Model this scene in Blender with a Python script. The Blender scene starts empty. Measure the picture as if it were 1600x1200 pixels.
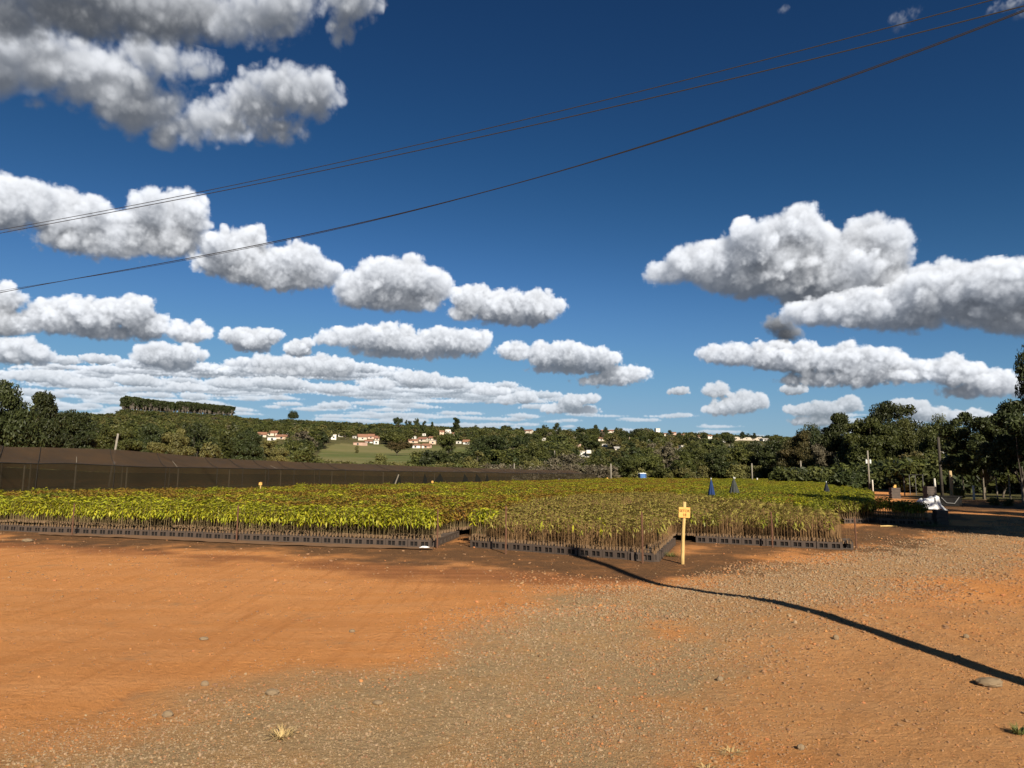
import bpy, bmesh, math, random
import numpy as np
from mathutils import Vector, Matrix
random.seed(3)
SC=bpy.context.scene
COL=SC.collection
# ---- SKY BEGIN
F_PX=1109.3; CAM_H=1.6; PITCH=math.atan(140/F_PX); ROLL=math.radians(0.4)
_f=np.array([0,math.cos(PITCH),math.sin(PITCH)]); _r0=np.array([1.,0,0]); _u0=np.array([0,-math.sin(PITCH),math.cos(PITCH)])
_r=_r0*math.cos(ROLL)+_u0*math.sin(ROLL); _u=-_r0*math.sin(ROLL)+_u0*math.cos(ROLL)
def ray(px,py): return _f+_r*((px-800)/F_PX)+_u*((600-py)/F_PX)
SUN_AZ=math.radians(18.5); SUN_EL=math.radians(30)
SUN=np.array([math.sin(SUN_AZ)*math.cos(SUN_EL),-math.cos(SUN_AZ)*math.cos(SUN_EL),math.sin(SUN_EL)])
PPD=20; AZ0,AZ1,EL0,EL1=-45.,45.,-1.,41.
MW,MH=int((AZ1-AZ0)*PPD),int((EL1-EL0)*PPD)

NC=160
def make_cubes():
    rng=np.random.default_rng(5); k=np.fft.fftfreq(NC)[:,None,None]**2+np.fft.fftfreq(NC)[None,:,None]**2+np.fft.rfftfreq(NC)[None,None,:]**2
    k=np.sqrt(k).astype(np.float32); out=[]
    for wl in (80,40,20,10,5,2.6):
        g=np.fft.rfftn(rng.standard_normal((NC,NC,NC)).astype(np.float32)); w=np.exp(-(np.log2(k*wl+1e-6))**2/(2*.45**2))
        v=np.fft.irfftn(g*w,s=(NC,NC,NC)).astype(np.float32); out.append((wl,v/v.std()))
    return out
CUBES=[]
def tile(v,shape,rng):
    o=rng.integers(0,NC,3); ix=[(np.arange(n)+q)%NC for n,q in zip(shape,o)]
    return v[ix[0]][:,ix[1]][:,:,ix[2]]
def vnoise(shape,c,rng):
    if not CUBES: CUBES.extend(make_cubes())
    return tile(min(CUBES,key=lambda q:abs(math.log(q[0]/c)))[1],shape,rng)
def shift2(a,dx,dy):
    # sample a[y+dy, x+dx] bilinear, zero outside
    ix,iy=math.floor(dx),math.floor(dy); fx,fy=dx-ix,dy-iy
    h,w=a.shape; p=np.zeros((h+2*abs(iy)+4,w+2*abs(ix)+4),np.float32)
    oy,ox=abs(iy)+1,abs(ix)+1; p[oy:oy+h,ox:ox+w]=a
    g=lambda yy,xx:p[oy+iy+yy:oy+iy+yy+h,ox+ix+xx:ox+ix+xx+w]
    return (g(0,0)*(1-fx)+g(0,1)*fx)*(1-fy)+(g(1,0)*(1-fx)+g(1,1)*fx)*fy
def sweep(rho,s):
    # optical depth from each voxel towards s (x,y,z index directions)
    ax=[0,1,2]; k=int(np.argmax(np.abs(s)))
    others=[i for i in ax if i!=k]; v=rho.transpose(k,others[0],others[1])
    step=1 if s[k]>0 else -1; n=v.shape[0]; out=np.zeros_like(v); L=np.linalg.norm(s)/abs(s[k])
    order=range(n-1,-1,-1) if step>0 else range(n)
    prev=None
    for i in order:
        if prev is not None: out[i]=shift2(prev,s[others[1]]/abs(s[k]),s[others[0]]/abs(s[k]))
        prev=out[i]+v[i]*L
    inv=np.argsort([k]+others); return out.transpose(*inv)

def to_map(px,py):
    d=ray(px,py); az=math.degrees(math.atan2(d[0],d[1])); el=math.degrees(math.atan2(d[2],math.hypot(d[0],d[1])))
    return (az-AZ0)*PPD,(el-EL0)*PPD,az,el

def cloud(blobs,rng,C,A,soft=1.0,dens=1.0,flat=None,rough=1.0,holes=0.0,bright=1.0,haze=0.0,puff=True,lump=1.0):
    B=[]
    for b in blobs:
        cx,cy,rx,ry=b; x,y,az,el=to_map(cx,cy); _,y2,_,_=to_map(cx,cy-4); x2,_,_,_=to_map(cx+4,cy)
        B.append([x,y,rx*(x2-x)/4,ry*(y2-y)/4,az,el])
    B=np.array(B); el=math.radians(B[:,5].mean()); az=math.radians(B[:,4].mean())
    rmax=B[:,3].max(); pad=rmax*0.45+4
    x0=int(max(0,(B[:,0]-B[:,2]).min()-pad)); x1=int(min(MW,(B[:,0]+B[:,2]).max()+pad)); y0=int(max(0,(B[:,1]-B[:,3]).min()-pad)); y1=int(min(MH,(B[:,1]+B[:,3]).max()+pad))
    if x1-x0<4 or y1-y0<4: return
    rm=np.sort(B[:,3])[-max(1,len(B)//3):].mean(); nz=int(max(12,min(120,rmax*2.5+8)))
    shape=(x1-x0,y1-y0,nz); kk=max(.7,rm*.10); E=np.full(shape,math.exp(-rm*.6/kk) if rm*.6/kk<80 else 0,np.float32)
    def put(cx,cy,cz,rx,ry,rz,q):
        i0,i1=max(0,int(cx-rx*q-1)),min(shape[0],int(cx+rx*q+2)); j0,j1=max(0,int(cy-ry*q-1)),min(shape[1],int(cy+ry*q+2)); k0,k1=max(0,int(cz-rz*q-1)),min(nz,int(cz+rz*q+2))
        if i1<=i0 or j1<=j0 or k1<=k0: return
        X=((np.arange(i0,i1,dtype=np.float32)-cx)/rx)[:,None,None]; Y=((np.arange(j0,j1,dtype=np.float32)-cy)/ry)[None,:,None]; Z=((np.arange(k0,k1,dtype=np.float32)-cz)/rz)[None,None,:]
        d=(1-np.sqrt(X*X+Y*Y+Z*Z))*min(ry,rx)
        E[i0:i1,j0:j1,k0:k1]+=np.exp(np.clip(d/kk,-30,60))
    for x,y,rx,ry,_,_ in B:
        cx,cy=x-x0,y-y0; rz=min(rx,ry*1.15,nz*.42); cz=nz*0.52+rng.uniform(-.5,.5)*max(0,nz*.5-rz-2)
        put(cx,cy,cz,rx*.84,ry*.84,rz*.84,1.9)
        if puff and ry>5:
            for _ in range(int((6+rx/ry*4)*lump)):
                a=rng.uniform(-.3,math.pi+.3); e=rng.uniform(-.9,.3)*(1 if rng.random()<.6 else 0); f=rng.uniform(.6,.85); q=rng.uniform(.16,.42)*ry
                px_,py_=cx+rx*f*math.cos(a)*math.cos(e),cy+ry*f*math.sin(a)*math.cos(e); pz=cz+rz*f*math.sin(e)
                put(px_,py_,pz,q*1.2,q,q,1.7)
                for _ in range(2):
                    t=rng.standard_normal(3); t/=np.linalg.norm(t); t[1]=abs(t[1]); t[2]=-abs(t[2])*.8
                    w=q*rng.uniform(.35,.6); put(px_+t[0]*q*.8,py_+t[1]*q*.8,pz+t[2]*q*.8,w,w,w,1.7)
    S=kk*np.log(E+1e-30); S=np.maximum(S,-rm); S0=S
    # billows
    N=np.zeros(shape,np.float32)
    if not CUBES: CUBES.extend(make_cubes())
    for wl,v in CUBES:
        if wl>rm*1.9+6: continue
        N+=min(1.3,(wl/max(rm,8))**1.02)*1.0*(np.sqrt(tile(v,shape,rng)**2+.02)*1.05-.8)
    N*=rm*.066*rough
    for wl,v in CUBES[3:]:
        if wl<rm*.5: N+=tile(v,shape,rng)*wl*.08*min(1.,rm/18)
    if holes: N-=holes*rm*np.abs(vnoise(shape,rm*.8,rng))
    S=S+N-np.maximum(0,-.22*rm-S0)*3
    # flat base
    if flat is not None:
        _,yb,_,_=to_map(B[:,0].mean()*0+flat[0],flat[1]); _,ya,_,_=to_map(flat[2],flat[3]); xa,_,_,_=to_map(flat[0],flat[1]); xb,_,_,_=to_map(flat[2],flat[3])
        xs=np.arange(shape[0])+x0; base=yb+(ya-yb)*(xs-xa)/max(1,xb-xa)-y0
        yy=np.arange(shape[1])[None,:]-base[:,None]
        low=np.clip(yy/(rm*.5)+.35,-3,1)
        S=np.where(yy[:,:,None]<rm*.4, np.minimum(S,S*.4+ (yy[:,:,None])*.5+rm*.06+N*.6),S)
    w=max(2.4,.42*rm)*soft
    rho=np.clip(S/w+.1,0,1); rho=rho*rho*(3-2*rho); rho*=.55*dens*21/max(rm,9)
    r0=np.clip(S0/(rm*.5)+.2,0,1)*(12/max(rm,5))
    # sun in the local frame (x right, y up, z away)
    fw=np.array([math.sin(az)*math.cos(el),math.cos(az)*math.cos(el),math.sin(el)]); rt=np.array([math.cos(az),-math.sin(az),0]); up=np.cross(rt,fw)
    s=np.array([SUN@rt,SUN@up,SUN@fw]); zen=np.array([0,up[2],fw[2]])
    def down(a):
        p=[(0,(-n)%2) for n in a.shape]; a=np.pad(a,p); return (a[::2]+a[1::2])[:,::2]*.125+(a[::2]+a[1::2])[:,1::2]*.125
    def down3(a): q=down(a); return (q[:,:,::2]+q[:,:,1::2])
    def up3(q): return up3_(q,shape)
    def up3_(q,shape):
        for ax in range(3):
            q=np.repeat(q,2,ax); n=q.shape[ax]
            for _ in range(3): lo=np.take(q,np.maximum(np.arange(n)-1,0),ax); hi=np.take(q,np.minimum(np.arange(n)+1,n-1),ax); q=(lo+2*q+hi)*.25
        return q[:shape[0],:shape[1],:shape[2]]
    rl=down3(rho)*2; r0l=down3(r0)*2
    dn=-zen+np.array([0,0,-.4]); rq=down3(rl)*2; r0q=down3(r0l)*2
    def upq(q):
        q=up3_(q,rl.shape); return up3_(q,shape)
    th=up3(sweep(rl,s)); ts=.35*th+.65*upq(sweep(rq,s)); tc=upq(sweep(r0q,s*.6+zen*.55)); tu=upq(sweep(r0q,zen)); td=upq(sweep(rq,dn))
    Ls=(.50*np.exp(-ts*.24)+.50*np.exp(-ts*.05))*(.07+.93*np.exp(-tc*.29))*.98
    au=np.exp(-tu*.10); ad=np.exp(-td*.22)
    col=np.stack([Ls*1.0+au*.088+ad*.074,Ls*.99+au*.114+ad*.090,Ls*.970+au*.165+ad*.118],-1)*bright
    dt=1-np.exp(-rho*1.15); tv=np.cumsum(rho*1.15,2)-rho*1.15; wgt=dt*np.exp(-tv)
    a2=wgt.sum(2); c2=(wgt[...,None]*col).sum(2)
    if haze: c2=c2*(1-haze)+a2[...,None]*np.array([.44,.54,.63])*haze
    a2=a2.T; c2=c2.transpose(1,0,2)
    C[y0:y1,x0:x1]=C[y0:y1,x0:x1]*(1-a2[...,None])+c2; A[y0:y1,x0:x1]=A[y0:y1,x0:x1]*(1-a2)+a2

def build_clouds():
    rng=np.random.default_rng(11)
    C=np.zeros((MH,MW,3),np.float32); A=np.zeros((MH,MW),np.float32)
    # far bands above the horizon, many small flat cumuli; denser on the left
    far=[]
    for k in range(640):
        t=rng.random()**1.15; y=704-t*134; x=rng.uniform(-80,1680)
        lim=572+max(0,x-560)*.16 if x<1300 else 648
        if y<lim or (x>900 and rng.random()<.5): continue
        h=(1.8+t*6.5)*rng.uniform(.7,1.3); w=h*rng.uniform(5,13)
        far.append((y,x,w,h))
    far.sort(key=lambda q:-q[0])
    for y,x,w,h in far:
        n=int(rng.integers(2,5)); bl=[(x+rng.uniform(-.7,.7)*w,y-abs(rng.normal())*h*.25,w*rng.uniform(.3,.6),h*rng.uniform(.6,1.)) for _ in range(n)]
        bl.append((x,y,w,h*.55)); hz=min(.70,max(.16,(y-538)/180))
        cloud(bl,rng,C,A,haze=hz,bright=1.08,rough=1.5,soft=1.7,dens=.8)
    L=[]
    def add(bl,**k): L.append((bl,k))
    # low ones
    add([(1290,640,55,14),(1330,632,22,12),(1250,642,30,10),(1280,660,52,9),(1300,676,45,7)],haze=.35,bright=.85)
    add([(1410,638,26,14),(1450,648,42,14),(1500,652,52,12),(1435,640,20,12)],haze=.32,bright=.9)
    add([(895,628,26,13),(925,625,12,9),(870,640,30,8),(905,642,36,7)],haze=.3,bright=.95)
    add([(820,622,20,12),(790,626,18,9)],haze=.3)
    add([(1118,612,24,12),(1160,632,36,18),(1190,628,14,14),(1128,640,36,12)],haze=.25,bright=.9)
    add([(1240,610,26,9),(1060,612,20,7)],haze=.25,bright=.8)
    add([(590,602,30,10),(650,594,40,15),(705,600,38,11),(765,612,36,9)],haze=.22,flat=(560,608,800,622))
    add([(360,600,44,10),(440,600,56,11),(520,608,46,9)],haze=.30,flat=(320,607,570,616))
    add([(60,590,66,10),(130,600,60,9),(215,596,50,10),(290,606,40,8)],haze=.30,flat=(-20,598,340,613))
    add([(100,564,34,8),(155,562,36,9),(60,580,56,7)],haze=.25,flat=(30,574,210,574))
    add([(375,568,28,8),(430,568,52,14),(500,572,50,17),(535,575,25,16),(470,582,85,8)],haze=.14,flat=(340,584,560,589))
    add([(20,548,58,22),(60,556,30,14),(15,562,70,10)],haze=.12,flat=(-40,566,90,566))
    add([(240,556,36,20),(285,556,36,18),(262,568,55,11)],haze=.12)
    add([(365,528,26,14),(395,532,36,19),(425,526,18,14),(395,545,30,8)],haze=.06,flat=(330,548,450,552))
    add([(462,546,24,15),(480,538,10,10)],haze=.1)
    add([(520,530,30,14),(560,528,36,20),(605,530,50,25),(650,538,40,20),(700,532,36,22),(735,536,32,24),(640,552,110,12)],haze=.06,flat=(490,560,780,566))
    add([(800,550,26,17),(850,556,36,20),(890,556,40,24),(940,562,36,18),(895,575,70,13),(975,588,44,16),(940,596,40,10)],haze=.08,flat=(770,578,1030,610))
    add([(1112,556,24,16),(1150,556,34,20),(1200,558,46,25),(1250,562,45,27),(1310,565,56,26),(1370,570,52,26),(1430,584,48,18),(1490,582,42,28),(1545,596,48,20),(1600,604,50,18),(1330,592,130,16),(1540,612,80,12)],flat=(1090,584,1600,626),haze=.03)
    add([(0,470,44,26),(10,505,55,26),(85,498,48,26),(145,494,50,28),(205,490,45,28),(235,512,30,24),(295,522,38,19),(150,518,100,16)],flat=(-60,530,330,548),haze=.02)
    add([(735,468,32,26),(778,478,48,28),(840,480,42,28),(805,496,66,18),(725,492,26,14)],flat=(680,514,890,520))
    add([(555,456,38,32),(590,436,40,34),(640,436,52,36),(676,450,34,28),(615,470,80,22)],flat=(510,488,720,498))
    add([(352,392,42,36),(395,375,24,22),(400,414,60,32),(468,412,46,34),(508,430,24,24),(430,436,90,22),(340,415,40,22)],flat=(300,440,540,462))
    add([(1228,522,26,16),(1215,508,30,16)],bright=.42,dens=.35,soft=2)
    add([(1040,430,38,22),(1085,414,46,34),(1135,410,54,38),(1190,385,55,45),(1245,362,44,36),(1290,395,60,44),(1352,376,46,36),(1385,405,40,48),(1240,425,120,46),(1170,440,80,34),(1340,440,90,52),(1280,472,70,34)],flat=(1000,450,1420,505),rough=1.1)
    add([(1280,490,60,26),(1340,486,70,34),(1440,462,56,42),(1500,446,64,40),(1560,450,60,42),(1610,445,60,46),(1540,484,90,36),(1410,490,100,34),(1600,500,70,30)],flat=(1240,520,1600,552),rough=1.1)
    add([(0,325,62,46),(52,318,56,36),(110,346,60,42),(148,334,26,26),(190,366,66,36),(248,338,58,40),(295,348,26,44),(255,380,72,28),(140,384,90,22)],flat=(-60,388,340,420),rough=1.1)
    add([(-20,95,110,64),(70,98,110,64),(150,122,100,62),(210,165,92,56),(270,195,78,36),(330,190,66,32),(255,95,74,40),(310,100,36,20)],soft=2.6,dens=.62,rough=2.2,bright=.86,lump=.5)
    add([(350,190,66,32),(395,165,64,42),(445,140,62,44),(490,150,42,46),(430,200,56,28),(500,130,24,24)],soft=2.6,dens=.55,rough=2.3,bright=.86,lump=.5)
    add([(-10,25,120,44),(110,25,130,44),(230,30,120,44),(310,20,100,40),(160,-10,300,44)],puff=False,soft=3.2,dens=.8,rough=1.4,bright=.62)
    add([(400,25,66,44),(440,20,50,48),(470,5,36,34),(370,50,56,24)],soft=3.0,dens=.42,rough=2.4,bright=.80,lump=.5)
    add([(548,4,44,40),(532,40,24,38),(570,-6,30,26)],soft=3.0,dens=.36,rough=2.5,bright=.80,lump=.5)
    add([(1405,36,18,16),(1425,22,16,10)],soft=4,dens=.07,rough=2,bright=.8,holes=.2)
    add([(1580,8,44,12),(1605,20,24,14)],soft=4,dens=.13,rough=2,bright=.8,holes=.15)
    add([(1225,16,9,7)],soft=4,dens=.05,rough=2)
    for i,(bl,k) in enumerate(L): cloud(bl,np.random.default_rng(100+i),C,A,**k)
    fx=np.clip(np.minimum(np.arange(MW),MW-1-np.arange(MW))/(4*PPD),0,1); fy=np.clip((MH-1-np.arange(MH))/(3*PPD),0,1); f=(fy[:,None]*fx[None,:]).astype(np.float32)
    return C*f[...,None],A*f
# ---- SKY END
EXPO=0.80
# ---------------------------------------------------------------- camera, light, world
cam=bpy.data.cameras.new('camera'); cam.sensor_width=36; cam.lens=18*F_PX/800; cam.clip_start=0.05; cam.clip_end=20000
camo=bpy.data.objects.new('camera',cam); COL.objects.link(camo); SC.camera=camo
camo.matrix_world=Matrix(((_r[0],_u[0],-_f[0],0),(_r[1],_u[1],-_f[1],0),(_r[2],_u[2],-_f[2],CAM_H),(0,0,0,1)))
sl=bpy.data.lights.new('sun','SUN'); sl.energy=5.0; sl.angle=math.radians(0.5); sl.color=(1,.90,.74)
so=bpy.data.objects.new('sun',sl); COL.objects.link(so); so.location=(10,-20,30)
so.rotation_euler=Vector(SUN).to_track_quat('Z','Y').to_euler()
SC.view_settings.view_transform='Standard'; SC.view_settings.look='None'; SC.view_settings.exposure=EXPO; SC.view_settings.gamma=1
SC.render.engine='CYCLES'; SC.cycles.use_denoising=True; SC.cycles.max_bounces=5; SC.cycles.diffuse_bounces=2; SC.cycles.glossy_bounces=2
SC.cycles.transparent_max_bounces=12; SC.cycles.transmission_bounces=2; SC.cycles.caustics_reflective=False; SC.cycles.caustics_refractive=False
SKY_S=0.10
def make_world():
    w=bpy.data.worlds.new('World'); SC.world=w; w.use_nodes=True; nt=w.node_tree; nt.nodes.clear(); N=nt.nodes.new; L=nt.links.new
    out=N('ShaderNodeOutputWorld'); bg=N('ShaderNodeBackground'); bg.inputs['Strength'].default_value=SKY_S; L(bg.outputs[0],out.inputs[0])
    sky=N('ShaderNodeTexSky'); sky.sky_type='NISHITA'; sky.sun_disc=False; sky.sun_elevation=SUN_EL; sky.sun_rotation=math.atan2(SUN[0],SUN[1])
    sky.altitude=600; sky.air_density=1.0; sky.dust_density=.35; sky.ozone_density=2.2
    g=N('ShaderNodeGamma'); g.inputs['Gamma'].default_value=1.35; m=N('ShaderNodeMix'); m.data_type='RGBA'; m.blend_type='MULTIPLY'; m.inputs['Factor'].default_value=1
    L(sky.outputs[0],g.inputs[0]); L(g.outputs[0],m.inputs['A']); m.inputs['B'].default_value=(.05,.05,.05,1)
    # camera-like response: deep, slightly polarised blue, held back near the horizon
    sc=N('ShaderNodeSeparateColor'); L(m.outputs['Result'],sc.inputs[0]); cc=N('ShaderNodeCombineColor'); K=1/(SKY_S*2**EXPO)
    for i,pts in enumerate((((0,0),(.045,.0116),(.08,.024),(.205,.107),(.35,.185),(.497,.245),(1,.33)),((0,0),(.093,.047),(.168,.095),(.392,.27),(.58,.37),(.76,.425),(1,.48)),((0,0),(.216,.141),(.356,.243),(.68,.527),(.8,.57),(.87,.59),(1,.62)))):
        fc=N('ShaderNodeFloatCurve'); cu=fc.mapping.curves[0]; cu.points[0].location=pts[0]; cu.points[1].location=pts[-1]
        for q in pts[1:-1]: cu.points.new(*q)
        fc.mapping.update(); L(sc.outputs[i],fc.inputs['Value']); mm=N('ShaderNodeMath'); mm.operation='MULTIPLY'; mm.inputs[1].default_value=K; L(fc.outputs[0],mm.inputs[0]); L(mm.outputs[0],cc.inputs[i])
    C,A=build_clouds()
    img=bpy.data.images.new('cloud_field',MW,MH,alpha=True,float_buffer=True); img.colorspace_settings.name='Non-Color'; img.alpha_mode='CHANNEL_PACKED'
    img.pixels.foreach_set(np.dstack([C,A]).astype(np.float32).ravel()); img.update()
    tc=N('ShaderNodeTexCoord'); sp=N('ShaderNodeSeparateXYZ'); L(tc.outputs['Generated'],sp.inputs[0])
    def mth(op,a,b=None):
        n=N('ShaderNodeMath'); n.operation=op
        for i,v in enumerate((a,b)):
            if v is None: continue
            if isinstance(v,(int,float)): n.inputs[i].default_value=v
            else: L(v,n.inputs[i])
        return n.outputs[0]
    az=mth('ARCTAN2',sp.outputs[0],sp.outputs[1]); el=mth('ARCSINE',sp.outputs[2])
    D=180/math.pi
    u=mth('MULTIPLY_ADD',az,D/(AZ1-AZ0)); u.node.inputs[2].default_value=-AZ0/(AZ1-AZ0)
    v=mth('MULTIPLY_ADD',el,D/(EL1-EL0)); v.node.inputs[2].default_value=-EL0/(EL1-EL0)
    cb=N('ShaderNodeCombineXYZ'); L(u,cb.inputs[0]); L(v,cb.inputs[1])
    tx=N('ShaderNodeTexImage'); tx.image=img; tx.extension='CLIP'; tx.interpolation='Linear'; L(cb.outputs[0],tx.inputs[0])
    inv=mth('SUBTRACT',1.0,tx.outputs['Alpha'])
    a=N('ShaderNodeVectorMath'); a.operation='SCALE'; L(cc.outputs[0],a.inputs[0]); L(inv,a.inputs['Scale'])
    b=N('ShaderNodeVectorMath'); b.operation='SCALE'; L(tx.outputs['Color'],b.inputs[0]); b.inputs['Scale'].default_value=K
    s=N('ShaderNodeVectorMath'); s.operation='ADD'; L(a.outputs[0],s.inputs[0]); L(b.outputs[0],s.inputs[1]); L(s.outputs[0],bg.inputs['Color'])
make_world()
CAM=np.array([0,0,CAM_H])
# ---------------------------------------------------------------- helpers
def smooth(a,b,x):
    t=np.clip((x-a)/(b-a),0,1); return t*t*(3-2*t)
_lat=np.random.default_rng(7).random((256,256))
def noise2(x,y,s,o=0):
    x=np.asarray(x,float)/s+17.3*o+500; y=np.asarray(y,float)/s+9.7*o+500; i=np.floor(x).astype(int); j=np.floor(y).astype(int); fx=x-i; fy=y-j
    fx=fx*fx*(3-2*fx); fy=fy*fy*(3-2*fy); q=lambda a,b:_lat[(i+a)%256,(j+b)%256]
    return (q(0,0)*(1-fx)+q(1,0)*fx)*(1-fy)+(q(0,1)*(1-fx)+q(1,1)*fx)*fy
HY=[-9e3,60,110,150,200,250,330,400,430,600,800,950,1200,1600,3000,9000]; HZ=[0,0,.3,.6,1.8,4.6,11,17,19.5,31,44,51,54,52,46,30]
def hgt(x,y):
    x=np.asarray(x,float); y=np.asarray(y,float)
    z=np.interp(y,HY,HZ); k=1-.36*np.clip(x/np.maximum(y,40),-.75,.75); z=np.where(z>.35,.35+(z-.35)*k,z)
    far=smooth(150,400,y); z=z+far*(noise2(x,y,160,1)-.5)*9+far*(noise2(x,y,50,2)-.5)*2.5
    n=smooth(14,9,y)*.85+.15; n=n*smooth(70,30,np.hypot(x,y))
    z=z+n*((noise2(x,y,3.1,3)-.5)*.10+(noise2(x,y,1.1,4)-.5)*.035+(noise2(x,y,.37,5)-.5)*.016)
    z=z+.10*np.exp(-(((x-3.62)/1.7)**2+((y-8.0)/1.7)**2))-.09*np.exp(-(((x-2.25)/1.3)**2+((y-11.5)/1.25)**2))
    return z
def h1(x,y): return float(hgt(x,y))
def ground(px,py,z=0.):
    d=ray(px,py); t=(z-CAM_H)/d[2]; p=CAM+d*t; return Vector(p)
def at(px,py,Y):
    d=ray(px,py); return Vector(CAM+d*(Y/d[1]))
def hit(px,py,y0=100,y1=850):
    d=ray(px,py); ys=np.arange(y0,y1,2.0); P=CAM+d[None]*(ys/d[1])[:,None]; g=hgt(P[:,0],P[:,1]); k=np.nonzero(g>=P[:,2])[0]
    i=k[0] if len(k) else len(ys)-1
    return Vector(P[i])
def project(x,y,z):
    v=np.stack([np.asarray(x,float),np.asarray(y,float),np.asarray(z,float)-CAM_H],-1); d=v@_f
    return 800+F_PX*(v@_r)/d, 600-F_PX*(v@_u)/d
def inpoly(x,y,poly):
    x=np.asarray(x); y=np.asarray(y); r=np.zeros(x.shape,bool); n=len(poly)
    for i in range(n):
        x0,y0=poly[i]; x1,y1=poly[(i+1)%n]
        if y0==y1: continue
        c=((y0>y)!=(y1>y))&(x<(x1-x0)*(y-y0)/(y1-y0)+x0); r^=c
    return r
def sdist(x,y,poly):
    d=np.full(np.shape(x),1e9)
    for i in range(len(poly)):
        ax,ay=poly[i]; bx,by=poly[(i+1)%len(poly)]; ex,ey=bx-ax,by-ay; t=np.clip(((x-ax)*ex+(y-ay)*ey)/(ex*ex+ey*ey+1e-9),0,1)
        d=np.minimum(d,np.hypot(x-ax-t*ex,y-ay-t*ey))
    return np.where(inpoly(x,y,poly),d,-d)
def wpoly(pts,z=0.): return [tuple(ground(a,b,z)[:2]) for a,b in pts]

# ---------------------------------------------------------------- materials
MATS={}
def mat(name,col,rough=.8,noise=0,nscale=8,col2=None,bump=0,bscale=40,trans=0,rand=0,attr=None,metal=0,spec=.3,coord='Object',stretch=None,rough_var=0):
    if name in MATS: return MATS[name]
    m=bpy.data.materials.new(name); m.use_nodes=True; nt=m.node_tree; N=nt.nodes.new; L=nt.links.new; p=nt.nodes['Principled BSDF']
    p.inputs['Roughness'].default_value=rough; p.inputs['Metallic'].default_value=metal; p.inputs['Specular IOR Level'].default_value=spec
    src=None; c=(*col,1)
    tc=N('ShaderNodeTexCoord'); vec=tc.outputs[coord]
    if stretch:
        mp=N('ShaderNodeMapping'); mp.inputs['Scale'].default_value=stretch; L(vec,mp.inputs[0]); vec=mp.outputs[0]
    if noise:
        tn=N('ShaderNodeTexNoise'); tn.inputs['Scale'].default_value=nscale; tn.inputs['Detail'].default_value=6; tn.inputs['Roughness'].default_value=.65; L(vec,tn.inputs['Vector'])
        r=N('ShaderNodeMapRange'); r.inputs[1].default_value=.5-.5*noise*.5; r.inputs[2].default_value=.5+.25*noise; L(tn.outputs['Fac'],r.inputs[0])
        mx=N('ShaderNodeMix'); mx.data_type='RGBA'; mx.inputs['A'].default_value=c; mx.inputs['B'].default_value=(*(col2 or tuple(q*.6 for q in col)),1); L(r.outputs[0],mx.inputs['Factor']); src=mx.outputs['Result']
    if attr:
        at_=N('ShaderNodeAttribute'); at_.attribute_name=attr; mx=N('ShaderNodeMix'); mx.data_type='RGBA'; mx.inputs['B'].default_value=(*(col2 or tuple(q*.6 for q in col)),1)
        if src: L(src,mx.inputs['A'])
        else: mx.inputs['A'].default_value=c
        L(at_.outputs['Fac'],mx.inputs['Factor']); src=mx.outputs['Result']
    if rand:
        oi=N('ShaderNodeObjectInfo'); hs=N('ShaderNodeHueSaturation'); r=N('ShaderNodeMapRange'); r.inputs[3].default_value=1-rand; r.inputs[4].default_value=1+rand; L(oi.outputs['Random'],r.inputs[0]); L(r.outputs[0],hs.inputs['Value'])
        r2=N('ShaderNodeMapRange'); r2.inputs[3].default_value=.5-rand*.05; r2.inputs[4].default_value=.5+rand*.05; wn=N('ShaderNodeMath'); wn.operation='FRACT'; ml=N('ShaderNodeMath'); ml.operation='MULTIPLY'; ml.inputs[1].default_value=7.13; L(oi.outputs['Random'],ml.inputs[0]); L(ml.outputs[0],wn.inputs[0]); L(wn.outputs[0],r2.inputs[0]); L(r2.outputs[0],hs.inputs['Hue'])
        if src: L(src,hs.inputs['Color'])
        else: hs.inputs['Color'].default_value=c
        src=hs.outputs[0]
    if src: L(src,p.inputs['Base Color'])
    else: p.inputs['Base Color'].default_value=c
    if bump:
        tb=N('ShaderNodeTexNoise'); tb.inputs['Scale'].default_value=bscale; tb.inputs['Detail'].default_value=5; L(vec,tb.inputs['Vector']); b=N('ShaderNodeBump'); b.inputs['Strength'].default_value=bump; b.inputs['Distance'].default_value=.02; L(tb.outputs['Fac'],b.inputs['Height']); L(b.outputs[0],p.inputs['Normal'])
    if trans:
        out=nt.nodes['Material Output']; tr=N('ShaderNodeBsdfTranslucent'); ms=N('ShaderNodeMixShader'); ms.inputs[0].default_value=trans
        if src: L(src,tr.inputs[0])
        else: tr.inputs[0].default_value=c
        L(p.outputs[0],ms.inputs[1]); L(tr.outputs[0],ms.inputs[2]); L(ms.outputs[0],out.inputs[0])
    MATS[name]=m; return m
def net_mat(name,col,col2,opac,scale=1.2):
    m=mat(name,col,.9,noise=1.4,nscale=scale,col2=col2,stretch=(1,1,.25)); nt=m.node_tree; N=nt.nodes.new; L=nt.links.new
    out=nt.nodes['Material Output']; p=nt.nodes['Principled BSDF']; tr=N('ShaderNodeBsdfTransparent'); tl=N('ShaderNodeBsdfTranslucent'); tl.inputs[0].default_value=(*col,1)
    ms=N('ShaderNodeMixShader'); ms.inputs[0].default_value=.3; L(p.outputs[0],ms.inputs[1]); L(tl.outputs[0],ms.inputs[2])
    m2=N('ShaderNodeMixShader'); m2.inputs[0].default_value=opac; L(tr.outputs[0],m2.inputs[1]); L(ms.outputs[0],m2.inputs[2]); L(m2.outputs[0],out.inputs[0]); return m

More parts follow.
